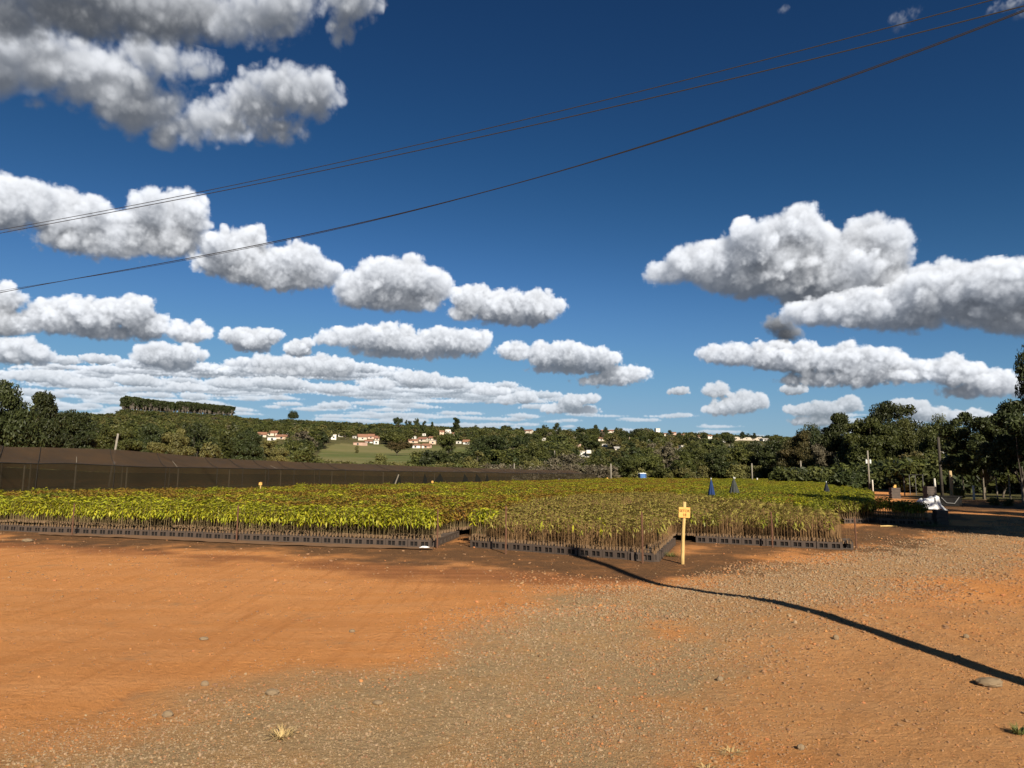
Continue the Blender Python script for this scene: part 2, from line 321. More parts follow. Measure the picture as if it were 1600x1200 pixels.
# ---------------------------------------------------------------- mesh building
class MB:
    def __init__(s): s.v=[]; s.f=[]; s.a=[]
    def add(s,v,f,a=0.):
        n=sum(len(q) for q in s.v); v=np.asarray(v,np.float64).reshape(-1,3); s.v.append(v); s.f.extend([tuple(i+n for i in q) for q in f]); s.a.append(np.full(len(v),a))
    def box(s,c,d,rz=0.,M=None,a=0.):
        x,y,z=[q/2 for q in d]; V=np.array([(i*x,j*y,k*z) for k in(-1,1) for j in(-1,1) for i in(-1,1)],float)
        if rz: cz,sz=math.cos(rz),math.sin(rz); V=V@np.array([[cz,sz,0],[-sz,cz,0],[0,0,1]])
        s.add(V+np.array(c),[(0,2,3,1),(4,5,7,6),(0,1,5,4),(2,6,7,3),(0,4,6,2),(1,3,7,5)],a)
    def tube(s,pts,rad,n=6,cap=True,a=0.):
        P=[np.array(p,float) for p in pts]; R=rad if hasattr(rad,'__len__') else [rad]*len(P); V=[]; u=None
        for i,p in enumerate(P):
            t=P[min(i+1,len(P)-1)]-P[max(i-1,0)]; t=t/(np.linalg.norm(t)+1e-9)
            if u is None: u=np.cross(t,(0,0,1) if abs(t[2])<.9 else (1,0,0))
            u=u-t*np.dot(u,t); u=u/(np.linalg.norm(u)+1e-9); w=np.cross(t,u)
            for k in range(n): q=2*math.pi*k/n; V.append(p+R[i]*(u*math.cos(q)+w*math.sin(q)))
        F=[]
        for i in range(len(P)-1):
            for k in range(n): F.append((i*n+k,i*n+(k+1)%n,(i+1)*n+(k+1)%n,(i+1)*n+k))
        if cap: F.append(tuple(range(n-1,-1,-1))); F.append(tuple((len(P)-1)*n+k for k in range(n)))
        s.add(V,F,a)
    def mesh(s,name,m=None,smooth_=False):
        me=bpy.data.meshes.new(name); V=np.concatenate(s.v); me.from_pydata(V.tolist(),[],s.f)
        at_=me.attributes.new('tint','FLOAT','POINT'); at_.data.foreach_set('value',np.concatenate(s.a).astype(np.float32))
        if m: me.materials.append(m)
        if smooth_: me.polygons.foreach_set('use_smooth',[True]*len(me.polygons))
        return me
def quads_mesh(name,V,tint,m):
    # V (n,4,3)
    n=len(V); me=bpy.data.meshes.new(name); me.vertices.add(n*4); me.vertices.foreach_set('co',V.astype(np.float32).ravel()); me.loops.add(n*4); me.polygons.add(n)
    me.loops.foreach_set('vertex_index',np.arange(n*4,dtype=np.int32)); me.polygons.foreach_set('loop_start',np.arange(0,n*4,4,dtype=np.int32)); me.update(calc_edges=True)
    a=me.attributes.new('tint','FLOAT','POINT'); a.data.foreach_set('value',np.repeat(tint,4).astype(np.float32)); me.materials.append(m); return me
def obj(name,me,parent=None,loc=(0,0,0),rz=0.,scale=None):
    o=bpy.data.objects.new(name,me); COL.objects.link(o); o.location=loc; o.rotation_euler=(0,0,rz)
    if scale: o.scale=scale
    if parent: o.parent=parent
    return o
def tag(o,label,cat,group=None,kind=None):
    o['label']=label; o['category']=cat
    if group: o['group']=group
    if kind: o['kind']=kind
    return o
def thing(name,label,cat,loc=(0,0,0),rz=0.,group=None,kind=None):
    return tag(obj(name,None,None,loc,rz),label,cat,group,kind)
ORD='first second third fourth fifth sixth seventh eighth ninth tenth eleventh twelfth thirteenth fourteenth fifteenth sixteenth seventeenth eighteenth nineteenth twentieth'.split()
ORD+=['twenty-'+o for o in ORD[:9]]+['thirtieth']+['thirty-'+o for o in ORD[:9]]
def scatter(name,P,Rz,S,variants,idx,label,cat,tilt=None):
    P=np.asarray(P,np.float32); me=bpy.data.meshes.new(name); me.vertices.add(len(P)); me.vertices.foreach_set('co',P.ravel())
    E=np.zeros((len(P),3),np.float32); E[:,2]=Rz
    if tilt is not None: E[:,:2]=tilt
    S=np.asarray(S,np.float32); S=S if S.ndim==2 else np.repeat(S[:,None],3,1)
    for n,t,d in (('rot','FLOAT_VECTOR',E),('scl','FLOAT_VECTOR',S)):
        a=me.attributes.new(n,t,'POINT'); a.data.foreach_set('vector',d.ravel())
    a=me.attributes.new('idx','INT','POINT'); a.data.foreach_set('value',np.asarray(idx,np.int32)); me.update()
    c=bpy.data.collections.new(name+'_kinds')
    for i,v in enumerate(variants): c.objects.link(bpy.data.objects.new(f'{name}_kind_{i:02d}',v))
    o=obj(name,me); ng=bpy.data.node_groups.new(name,'GeometryNodeTree'); ng.interface.new_socket('Geometry',in_out='INPUT',socket_type='NodeSocketGeometry'); ng.interface.new_socket('Geometry',in_out='OUTPUT',socket_type='NodeSocketGeometry')
    N=ng.nodes.new; L=ng.links.new; gi=N('NodeGroupInput'); go=N('NodeGroupOutput'); ip=N('GeometryNodeInstanceOnPoints'); ci=N('GeometryNodeCollectionInfo'); ci.inputs['Collection'].default_value=c; ci.inputs['Separate Children'].default_value=True; ci.inputs['Reset Children'].default_value=True
    def na(n,t): q=N('GeometryNodeInputNamedAttribute'); q.data_type=t; q.inputs['Name'].default_value=n; return q.outputs['Attribute']
    er=N('FunctionNodeEulerToRotation'); L(na('rot','FLOAT_VECTOR'),er.inputs[0])
    L(gi.outputs[0],ip.inputs['Points']); L(ci.outputs[0],ip.inputs['Instance']); ip.inputs['Pick Instance'].default_value=True; L(na('idx','INT'),ip.inputs['Instance Index']); L(er.outputs[0],ip.inputs['Rotation']); L(na('scl','FLOAT_VECTOR'),ip.inputs['Scale']); L(ip.outputs[0],go.inputs[0])
    md=o.modifiers.new('scatter','NODES'); md.node_group=ng
    tag(o,label,cat,kind='stuff'); return o

# ---------------------------------------------------------------- ground
g=ground
FIELD=[tuple(g(*q)[:2]) for q in ((-330,812),(678,856),(720,838),(738,838),(728,855),(1030,879),(1057,851),(1072,847),(1335,860),(1312,818.5),(1368,817),(1462,820.5))]+[(14.7,25.2),(13.2,26.0),(14.5,28.6),(22,43.4),(34,77),(41,113),(14,113),(-14,45),(-20.6,29.5),(-26,17)]
Z_GRAVEL=wpoly([(-300,1185),(0,1160),(200,1130),(420,1085),(640,1040),(740,1000),(830,962),(960,950),(1060,1000),(1010,1060),(960,1120),(900,1200),(880,1500),(-300,1500)])
Z_ROAD=wpoly([(830,962),(900,932),(1080,903),(1250,878),(1400,850),(1500,826),(1600,812),(1700,815),(1660,850),(1600,880),(1400,925),(1250,985),(1150,1040),(1080,1130),(1000,1500),(880,1500),(900,1200),(960,1120),(1010,1060),(1060,1000),(960,950)])
Z_DARK=wpoly([(-200,812),(0,818),(400,834),(680,844),(740,830),(900,850),(1030,860),(1060,835),(1340,838),(1380,805),(1500,806),(1480,832),(1380,858),(1230,876),(1080,895),(930,903),(760,892),(600,879),(450,868),(250,857),(0,842),(-200,834)])
Z_RED=wpoly([(-200,838),(150,852),(450,870),(620,880),(900,890),(1050,893),(1060,905),(930,922),(760,916),(560,905),(440,885),(250,869),(-200,850)])
MEADOW=[(470,735),(490,722),(505,698),(530,693),(640,696),(735,699),(745,712),(640,732)]
def build_ground():
    al=np.concatenate([np.linspace(-180,-44,60,endpoint=False),np.linspace(-44,44,640,endpoint=False),np.linspace(44,180,60)])*math.pi/180
    r=np.concatenate([np.linspace(.05,2.4,16),np.exp(np.arange(math.log(2.5),math.log(22),.0075)),np.exp(np.linspace(math.log(22),math.log(9000),190))])
    A,R=np.meshgrid(al[:-1],r); X,Y=np.sin(A)*R,np.cos(A)*R; Z=hgt(X,Y); nr,na=X.shape
    V=np.stack([X,Y,Z],-1).reshape(-1,3).astype(np.float32)
    i,j=np.meshgrid(np.arange(nr-1),np.arange(na),indexing='ij'); j2=(j+1)%na
    Q=np.stack([i*na+j,i*na+j2,(i+1)*na+j2,(i+1)*na+j],-1).reshape(-1,4).astype(np.int32)
    me=bpy.data.meshes.new('ground'); me.vertices.add(len(V)); me.vertices.foreach_set('co',V.ravel()); me.loops.add(Q.size); me.loops.foreach_set('vertex_index',Q.ravel()[::1]); me.polygons.add(len(Q)); me.polygons.foreach_set('loop_start',np.arange(0,Q.size,4,dtype=np.int32)); me.update(calc_edges=True)
    me.flip_normals()
    x,y=V[:,0],V[:,1]
    near=y>1
    def zone(poly,w,nz):
        d=np.full(len(x),-9.); k=(y>0)&(y<70); d[k]=sdist(x[k],y[k],poly); sc=np.clip(np.hypot(x,y)/8,.5,4)
        return smooth(-w,w,d+((noise2(x,y,1.7*1,8)-.5)*1.1+(noise2(x,y,.5,9)-.5)*.55+(noise2(x,y,.16,10)-.5)*.25)*nz*sc)
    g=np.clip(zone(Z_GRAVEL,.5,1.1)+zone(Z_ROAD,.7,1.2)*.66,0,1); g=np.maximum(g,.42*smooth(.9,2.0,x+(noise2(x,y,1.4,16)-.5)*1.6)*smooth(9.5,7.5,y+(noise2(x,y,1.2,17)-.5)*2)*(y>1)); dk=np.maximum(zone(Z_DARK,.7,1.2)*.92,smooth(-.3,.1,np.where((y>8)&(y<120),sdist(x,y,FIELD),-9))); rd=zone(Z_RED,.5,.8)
    # far grass; ground at right coloured dark to stand for roadside tree shade
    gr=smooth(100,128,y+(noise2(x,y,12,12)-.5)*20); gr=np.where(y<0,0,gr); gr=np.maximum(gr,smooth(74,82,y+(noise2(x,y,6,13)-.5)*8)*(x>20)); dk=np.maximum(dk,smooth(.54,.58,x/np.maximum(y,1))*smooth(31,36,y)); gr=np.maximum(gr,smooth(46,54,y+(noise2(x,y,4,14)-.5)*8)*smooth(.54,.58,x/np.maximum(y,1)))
    px,py=project(x,np.maximum(y,5),V[:,2]); md=inpoly(px,py,MEADOW)&(y>150)&(y<600)
    def line(px,half,w):
        P=wpoly(px); d=np.full(len(x),9.); k=(y>2)&(y<40)
        for (ax,ay),(bx,by) in zip(P[:-1],P[1:]):
            ex,ey=bx-ax,by-ay; t=np.clip(((x[k]-ax)*ex+(y[k]-ay)*ey)/(ex*ex+ey*ey),0,1); d[k]=np.minimum(d[k],np.hypot(x[k]-ax-t*ex,y[k]-ay-t*ey))
        return np.exp(-((d-half)/w)**2)*np.clip(.25+1.3*noise2(x,y,.7,15),0,1)
    tk=np.clip(line([(1080,1150),(1200,1050),(1330,975),(1450,928),(1640,872)],.72,.07)+.8*line([(1250,1120),(1400,1000),(1640,905)],.7,.06)+.5*line([(-250,944),(0,931),(250,917),(480,904),(760,893)],0.,.07)+.35*line([(-250,905),(60,880),(300,872),(520,884)],.5,.06)+.2*line([(-300,1080),(100,1000),(500,950),(860,930)],.7,.12),0,1)  # paired tyre tracks, plus faint darker lines at the left
    for n,d in (('track_and_line',tk),('gravel',g),('soil_and_shade',dk),('red',rd),('grass',gr),('meadow',md.astype(float))):
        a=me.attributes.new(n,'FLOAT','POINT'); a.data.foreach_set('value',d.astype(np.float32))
    m=bpy.data.materials.new('earth'); m.use_nodes=True; nt=m.node_tree; N=nt.nodes.new; L=nt.links.new; p=nt.nodes['Principled BSDF']; p.inputs['Roughness'].default_value=.95; p.inputs['Specular IOR Level'].default_value=.1
    tc=N('ShaderNodeTexCoord')
    def nz(s,det=6,rough=.65,st=None):
        v=tc.outputs['Object']
        if st: q=N('ShaderNodeMapping'); q.inputs['Scale'].default_value=st[0]; q.inputs['Rotation'].default_value=(0,0,st[1]); L(v,q.inputs[0]); v=q.outputs[0]
        n=N('ShaderNodeTexNoise'); n.inputs['Scale'].default_value=s; n.inputs['Detail'].default_value=det; n.inputs['Roughness'].default_value=rough; L(v,n.inputs['Vector']); return n.outputs['Fac']
    def rng_(f,a,b): q=N('ShaderNodeMapRange'); q.inputs[1].default_value=a; q.inputs[2].default_value=b; L(f,q.inputs[0]); return q.outputs[0]
    def mix(f,a,b,bt='MIX'):
        q=N('ShaderNodeMix'); q.data_type='RGBA'; q.blend_type=bt
        for k,v in (('Factor',f),('A',a),('B',b)):
            if isinstance(v,tuple): q.inputs[k].default_value=(*v,1)
            elif isinstance(v,(int,float)): q.inputs[k].default_value=v
            else: L(v,q.inputs[k])
        return q.outputs['Result']
    def at_(n): q=N('ShaderNodeAttribute'); q.attribute_name=n; return q.outputs['Fac']
    def mul(a,b): q=N('ShaderNodeMath'); q.operation='MULTIPLY'; L(a,q.inputs[0]); (L(b,q.inputs[1]) if not isinstance(b,float) else setattr(q.inputs[1],'default_value',b)); return q.outputs[0]
    big=nz(.35); mid=nz(1.6); fine=nz(14,8,.72); grit=nz(90,4,.7); streak=nz(1.0,6,.6,((.5,3.2,1),-.30)); track_and_line=nz(1.4,5,.6,((4.5,.28,1),-.62))
    org=mix(rng_(big,.35,.65),(.63,.265,.080),(.57,.245,.084)); org=mix(rng_(streak,.42,.7),org,(.64,.30,.115)); org=mix(rng_(track_and_line,.52,.72),org,(.50,.20,.062))
    org=mix(rng_(fine,.54,.76),org,(.40,.17,.06)); org=mix(rng_(mid,.60,.74),org,(.42,.22,.10)); org=mix(mul(at_('track_and_line'),.42),org,(.38,.155,.052))
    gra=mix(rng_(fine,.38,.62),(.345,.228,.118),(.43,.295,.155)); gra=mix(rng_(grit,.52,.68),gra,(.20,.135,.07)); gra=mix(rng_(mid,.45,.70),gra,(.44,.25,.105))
    soil_and_shade=mix(rng_(fine,.35,.65),(.155,.080,.035),(.090,.052,.028)); soil_and_shade=mix(rng_(mid,.50,.66),soil_and_shade,(.24,.11,.043)); soil_and_shade=mix(rng_(streak,.54,.70),soil_and_shade,(.085,.052,.032)); soil_and_shade=mix(rng_(grit,.60,.70),soil_and_shade,(.19,.11,.05))
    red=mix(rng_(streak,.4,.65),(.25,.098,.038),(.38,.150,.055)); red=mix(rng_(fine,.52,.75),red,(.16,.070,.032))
    c=mix(at_('gravel'),org,gra); c=mix(mul(at_('red'),.85),c,red); c=mix(at_('soil_and_shade'),c,soil_and_shade)
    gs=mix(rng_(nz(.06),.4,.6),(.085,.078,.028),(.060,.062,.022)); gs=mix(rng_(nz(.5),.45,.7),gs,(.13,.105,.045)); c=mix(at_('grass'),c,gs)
    md_=mix(rng_(nz(.03,5,.6,((.8,1.3,1),.3)),.4,.62),(.095,.110,.034),(.165,.145,.062)); c=mix(at_('meadow'),c,md_)
    L(c,p.inputs['Base Color'])
    bh=N('ShaderNodeMath'); bh.operation='ADD'; L(mul(fine,1.0),bh.inputs[0]); L(mul(grit,.35),bh.inputs[1])
    b=N('ShaderNodeBump'); b.inputs['Strength'].default_value=1.0; b.inputs['Distance'].default_value=.055; L(bh.outputs[0],b.inputs['Height']); L(b.outputs[0],p.inputs['Normal'])
    me.materials.append(m); me.polygons.foreach_set('use_smooth',[True]*len(me.polygons))
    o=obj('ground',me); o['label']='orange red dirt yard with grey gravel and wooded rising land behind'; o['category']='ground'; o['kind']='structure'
build_ground()
# ---------------------------------------------------------------- seedlings and trays
def quads_multi(name,parts):
    # parts: list of (V(n,4,3), tint(n), material)
    parts=[q for q in parts if len(q[0])]
    V=np.concatenate([q[0] for q in parts]); t=np.concatenate([np.broadcast_to(q[1],len(q[0])) for q in parts]); me=quads_mesh(name,V,t,parts[0][2])
    for q in parts[1:]: me.materials.append(q[2])
    me.polygons.foreach_set('material_index',np.repeat(np.arange(len(parts)),[len(q[0]) for q in parts]).astype(np.int32)); return me
M_STEM=mat('seedling_stem_brown',(.185,.105,.040),.8,noise=1,nscale=30,col2=(.11,.060,.025))
M_STEMG=mat('seedling_stem_green',(.10,.085,.035),.8,noise=1,nscale=30,col2=(.15,.09,.04))
LEAF={'bright':mat('leaf_yellow_green',(.46,.42,.028),.45,attr='tint',col2=(.24,.27,.025),trans=.38,rand=.12),
 'red':mat('leaf_reddish_olive',(.28,.235,.026),.5,attr='tint',col2=(.27,.125,.03),trans=.32,rand=.12),
 'green':mat('leaf_mid_green',(.28,.28,.026),.45,attr='tint',col2=(.15,.175,.024),trans=.34,rand=.12),
 'sparse':mat('leaf_pale_dry',(.25,.24,.032),.5,attr='tint',col2=(.32,.25,.075),trans=.3,rand=.15)}
M_TUBE=mat('tube_plastic',(.105,.068,.038),.75,noise=1,nscale=20,col2=(.17,.10,.05))
M_TRAY=mat('tray_plastic',(.050,.040,.034),.7,noise=1.3,nscale=9,col2=(.085,.058,.042),bump=.15)
M_DARK=mat('tray_soil',(.018,.012,.008),.95)
def prism(pts,r0,r1,n=4):
    pts=np.array(pts,float); V=[]
    rs=np.linspace(r0,r1,len(pts)); rings=[np.stack([p[0]+r*np.cos(np.arange(n)*2*np.pi/n),p[1]+r*np.sin(np.arange(n)*2*np.pi/n),np.full(n,p[2])],-1) for p,r in zip(pts,rs)]
    for a,b in zip(rings[:-1],rings[1:]):
        for k in range(n): V.append([a[k],a[(k+1)%n],b[(k+1)%n],b[k]])
    return V
def leaf(b,az,pitch,l,w,rng):
    d=np.array([math.cos(az)*math.cos(pitch),math.sin(az)*math.cos(pitch),math.sin(pitch)]); s=np.array([-math.sin(az),math.cos(az),rng.normal()*.35]); s/=np.linalg.norm(s)
    m=b+d*l*.45+np.array([0,0,l*.06]); t=b+d*l-np.array([0,0,l*.12]); return [b,m+s*w*.5,t,m-s*w*.5]
def seedling_quads(kind,rng,base=(0,0)):
    x,y=base; z0=.19; stems=[]; leaves=[]; tint=[]
    H={'bright':.50,'red':.47,'green':.48,'sparse':.44}[kind]*rng.uniform(.88,1.12); lx,ly=rng.normal(0,.018,2); top=np.array([x+lx,y+ly,z0+H])
    base_=np.array([x,y,z0-.03]); midp=(base_+top)/2+np.array([*rng.normal(0,.008,2),0])
    stems+=prism([base_,midp,top],.0052,.0030,3)
    if kind=='sparse': n=int(rng.choice([0,1,2,4,6],p=[.34,.22,.21,.15,.08])); L0,L1,w0=.05,.105,.025
    else: n=int(rng.integers(9,15)); L0,L1,w0=.09,.165,.040
    a0=rng.uniform(0,6.28)
    for i in range(n):
        f=1-(i/max(n,1))*(.46 if kind!='sparse' else .24); b=base_+(midp-base_)*min(1,2*f) if f<.5 else midp+(top-midp)*(2*f-1)
        leaves.append(leaf(b,a0+i*2.4,rng.uniform(-1.15,.1)+(.5 if i<3 else 0),rng.uniform(L0,L1),w0*rng.uniform(.7,1.25),rng)); tint.append(rng.random())
    return np.array(stems),np.array(leaves).reshape(-1,4,3),np.array(tint)
def tube_quads(x,y): return prism([(x,y,.140),(x,y,.17),(x,y,.205)],.020,.024,5)
TL,TD,TH=.52,.36,.16
def patch_mesh(kind,seed):
    rng=np.random.default_rng(seed); S,Lv,T,U=[],[],[],[]
    nx_,ny_=(9,5) if kind=='sparse' else (7,5)
    for i in range(nx_):
        for j in range(ny_):
            bx,by=(i+.5)/nx_*TL-TL/2+rng.normal(0,.008),(j+.5)/ny_*TD-TD/2+rng.normal(0,.008); k=kind
            if kind=='sparse' and rng.random()<.09: k='bright' if rng.random()<.5 else 'green'
            s,l,t=seedling_quads(k,rng,(bx,by)); S.append(s); Lv.append(l); T.append(t)
            U+=prism([(bx,by,.145),(bx,by,.205)],.022,.024,4)
    top=np.array([[[-TL/2,-TD/2,.142],[TL/2,-TD/2,.142],[TL/2,TD/2,.142],[-TL/2,TD/2,.142]]])
    return quads_multi('seedling_patch',[(np.concatenate(S),0.,M_STEM if kind=='sparse' else M_STEMG),(np.concatenate(Lv),np.concatenate(T),LEAF[kind]),(np.array(U),0.,M_TUBE),(top,0.,M_DARK)])
KINDS=['bright','red','green','sparse']
def tray_mesh():
    b=MB(); w=.012
    def wall(L,y,along,groups):
        # windowed wall of length L at offset y
        xs=[]
        for g in groups: xs+=[(g-.082,g-.009),(g+.009,g+.082)]
        def put(x0,x1,z0,z1):
            c=((x0+x1)/2,y,(z0+z1)/2); d=(x1-x0,w,z1-z0)
            if along=='x': b.box(c,d)
            else: b.box((y,(x0+x1)/2,(z0+z1)/2),(w,x1-x0,z1-z0))
        put(-L/2,L/2,0,.032); put(-L/2,L/2,.122,TH); x=-L/2
        for x0,x1 in xs: put(x,x0,.032,.122); x=x1
        put(x,L/2,.032,.122)
    for s in (-1,1): wall(TL,s*(TD/2-w/2),'x',(-.125,.125))
    for s in (-1,1): wall(TD-2*w-.002,s*(TL/2-w/2),'y',(-.085,.085) if False else (0,))
    b.box((0,0,.004),(TL-.03,TD-.03,.006)); me=b.mesh('seedling_tray',M_TRAY); n0=len(me.polygons); c=MB(); c.box((0,0,.075),(TL-.052,TD-.052,.126)); bm=bmesh.new(); bm.from_mesh(me); bm.from_mesh(c.mesh('shaded_tube_block'))  # block for the packed tubes, coloured near-black to stand for inner shade
    bm.faces.ensure_lookup_table()
    for f in bm.faces[n0:]: f.material_index=1
    bm.to_mesh(me); bm.free(); me.materials.append(mat('shaded_tube_block',(.010,.008,.007),.9)); return me
TRAY=tray_mesh()
g=ground
BED1=(g(-330,812),g(678,856)); BED2=(g(728,855),g(1030,879)); BED3=(g(1072,847),g(1335,860)); ROWR=(g(1310,818),g(1368,817)); ROWS=(g(1372,818),g(1462,820.5))
SIDE1=(g(678,856),g(720,838)); BACK12=(g(722,839),g(738,838)); SIDE2=(g(1030,879),g(1057,851)); SIDE3=(g(1335,860),g(1312,818.5))
BEDN={'leafy':'the long leafy bed','mid':'the bare-stemmed bed beside the marker sign','behind':'the bed behind the marker sign','right':'the short bed by the dirt road'}
EDGES=[]
def tray_row(p0,p1,inward,where,group,long_=True,maxn=40):
    d=(p1-p0); d.z=0; Ln=d.length; d.normalize(); n=Vector((-d.y,d.x,0)); 
    if n.dot(inward)<0: n=-n
    st=(TL if long_ else TD)+.012; k=int(Ln/st); rz=math.atan2(d.y,d.x)+(0 if long_ else math.pi/2); dep=(TD if long_ else TL)/2
    for i in range(min(k,maxn)):
        c=p0+d*(st*(i+.5)+(Ln-k*st)/2)+n*(dep+.01); jit=random.gauss(0,.012)
        o=obj('seedling_tray',TRAY,None,(c.x,c.y,h1(c.x,c.y)-.004),rz+random.gauss(0,.02))
        o.rotation_euler.x=random.gauss(0,.01); tag(o,f'black seedling tray, {ORD[i]} from {where}','seedling tray',group)
    EDGES.append((p0.copy(),p1.copy(),n))
INW=Vector((.4,.9,0))
# keep to the visible stretch of the long bed
d1=(BED1[1]-BED1[0]).normalized(); b1s=g(-25,828.6)
tray_row(BED1[1],b1s,INW,'the gap end of the long leafy bed','trays along the front of the long leafy bed')
tray_row(SIDE1[0],SIDE1[1],Vector((-1,0,0)),'the front on the short side of the leafy bed','trays along the side of the long leafy bed',False)
tray_row(BACK12[0],BACK12[1],INW,'the gap between the two front beds','trays in the gap between the two front beds')
tray_row(BED2[0],BED2[1],INW,'the gap end of the bare-stemmed front bed','trays along the front of the bare-stemmed bed')
tray_row(SIDE2[0],SIDE2[1],Vector((-1,0,0)),'the front on the side facing the marker sign','trays along the side facing the marker sign',False)
tray_row(BED3[0],BED3[1],INW,'the marker sign in the bed behind it','trays along the front of the bed behind the sign')
tray_row(SIDE3[0],SIDE3[1],Vector((-1,0,0)),'the front on the road side behind the sign','trays along the road side of the bed behind the sign',False,3)
tray_row(ROWR[0],ROWR[1],INW,'the stake end of the short sunny row','trays of the short row near the dirt road')
tray_row(ROWS[0],ROWS[1],INW,'the sunny end of the shaded row by the dirt road','trays of the shaded row by the dirt road')

# the mass of plants
Z_BROWN=wpoly([(716,862),(722,838),(770,812),(850,790),(960,778),(1080,781),(1180,796),(1290,808),(1318,822),(1342,866),(1072,850),(1030,884)],.35)
def field_patches():
    th=math.radians(-22); u=np.array([math.cos(th),math.sin(th)]); v=np.array([-u[1],u[0]]); U,Vv=np.meshgrid(np.arange(-75,75,TL+.006),np.arange(-30,125,TD+.006)); P=(U[...,None]*u+Vv[...,None]*v).reshape(-1,2)+np.array([0,16.])
    ug,vg=U.ravel(),Vv.ravel()
    k=(P[:,1]>8)&(P[:,1]<116)&(np.abs(P[:,0])<P[:,1]*.9+8); P,ug,vg=P[k],ug[k],vg[k]
    d=sdist(P[:,0],P[:,1],FIELD); k=d>.30; P,ug,vg,d=P[k],ug[k],vg[k],d[k]
    brown=sdist(P[:,0],P[:,1],Z_BROWN)+(noise2(P[:,0],P[:,1],1.5,21)-.5)*1.2>0
    p0=np.array(BED1[0][:2]); p1=np.array(BED1[1][:2]); e=(p1-p0)/np.linalg.norm(p1-p0); n=np.array([-e[1],e[0]]); fd=(P-p0)@n; fu=(P-p0)@e
    left=fu<np.linalg.norm(p1-p0)+2.5
    rng=np.random.default_rng(4); r=rng.random(len(P)); nb=noise2(ug,vg,5,22); stripe=noise2(ug,vg*.12,2.2,23)
    kind=np.full(len(P),2)
    redp=np.where(left,.75,.22)+ (stripe-.5)*.9; kind[r<redp]=1
    kind[(fd<1.7+(nb-.5)*1.0)&left]=0
    kind[(r>.9)&(kind!=0)]=0
    kind[brown]=3
    rng2=np.random.default_rng(9); keep=(rng2.random(len(P))>.02)&~((np.mod(vg+.4*np.sin(ug*.3),5.9)<.37)&(fd>3))&~((np.mod(ug,14.3)<.53)&(fd>4)&(rng2.random(len(P))<.8))
    P,kind=P[keep],kind[keep]; z=hgt(P[:,0],P[:,1]); var=[patch_mesh(kd,50+i*7+j) for i,kd in enumerate(KINDS) for j in range(3)]
    idx=kind*3+rng2.integers(0,3,len(P)); rz=th+rng2.integers(0,2,len(P))*math.pi
    lo=noise2(P[:,0],P[:,1],2.5,24); s=np.ones((len(P),3)); s[:,2]=.88+.26*lo+rng2.normal(0,.03,len(P)); s[kind==0,2]+=.05
    scatter('seedling_field',np.column_stack([P,z]),rz,s,var,idx,'dense bed of young green, yellow and reddish nursery seedlings','seedling bed')
    print('patches',len(P))
field_patches()
def front_seedlings():
    rng=np.random.default_rng(31); G=[]
    kinds={}
    for kd in ('bright','sparse','green'):
        L=[]
        for i in range(10 if kd=='sparse' else 7):
            s,l,t=seedling_quads(kd,rng); 
            if kd=='sparse' and len(l)==0 and i%2: s,l,t=seedling_quads('red',rng)
            L.append((quads_mesh('stem',s,np.zeros(len(s)),M_STEM if kd=='sparse' else M_STEMG), quads_mesh('leaves',l,t,LEAF[kd]) if len(l) else None))
        kinds[kd]=L
    tub=quads_mesh('tube',np.array(tube_quads(0,0)),np.zeros(10),M_TUBE)
    def row(p0,p1,inw,kd,step,label,group,inset=.075,maxn=200,mix=None):
        d=p1-p0; d.z=0; Ln=d.length; d.normalize(); n=Vector((-d.y,d.x,0)); n=n if n.dot(inw)>0 else -n
        for i in range(min(maxn,int(Ln/step))):
            c=p0+d*((i+.5)*step+rng.normal(0,.006))+n*(inset+.012+rng.uniform(0,.02)); k2=mix[1] if mix and rng.random()<mix[0] else kd
            st,lv=kinds[k2][rng.integers(len(kinds[k2]))]; z=h1(c.x,c.y)
            t=thing('seedling',label,'seedling',(c.x,c.y,z),rng.uniform(0,6.28),group); t.scale=(1,1,rng.uniform(.9,1.12))
            obj('tube',tub,t); obj('stem',st,t)
            if lv: obj('leaves',lv,t)
    row(BED1[1],b1s,INW,'bright',.092,'leafy yellow-green seedling in the front row of the long left bed','seedlings in the front row of the leafy bed',maxn=138)
    row(BED2[0],BED2[1],INW,'sparse',.072,'nearly bare brown-stemmed seedling in the front row left of the marker sign','seedlings in the front row of the bare-stemmed bed',mix=(.08,'bright'))
    row(SIDE2[0],SIDE2[1],Vector((-1,0,0)),'sparse',.11,'brown-stemmed seedling on the short side facing the yellow marker sign','seedlings on the side facing the sign')
    row(BED3[0],BED3[1],INW,'sparse',.075,'thin brown-stemmed seedling in the front row behind and right of the marker sign','seedlings in the front row behind the sign',mix=(.15,'green'))
    row(ROWR[0],ROWR[1],INW,'sparse',.085,'brown-stemmed seedling in the short row near the dirt road','seedlings in the short row near the road')
front_seedlings()

# stakes along the beds
M_RUST=mat('rusty_iron',(.075,.040,.026),.85,noise=1.2,nscale=25,col2=(.14,.06,.03),bump=.3)
def stake(px,pyb,pyt,label,zb=0.):
    b=g(px,pyb); t=at(px+1,pyt,b.y); h=t.z+.0; m=MB(); m.tube([(0,0,-.15),(.004,0,h*.5),(.0,.01,h-h1(b.x,b.y))],[.019,.018,.016],6)
    m.box((.0,.01,h*.93),(.05,.012,.012),.4); o=obj('stake',m.mesh('stake',M_RUST),None,(b.x,b.y,h1(b.x,b.y))); tag(o,label,'stake','rusty stakes along the seedling beds')
stake(112,836.5,787,'rusty brown stake in the front row of leafy seedlings, nearest the shade house')
stake(369,847,789,'rusty brown stake in the front row midway along the leafy bed')
stake(683,856.5,797,'rusty brown stake at the end corner of the leafy bed')
stake(1004,879,800,'dark stake in the bare-stemmed bed just left of the marker sign')
stake(1207,855.5,800,'dark stake in the front row behind and right of the marker sign')
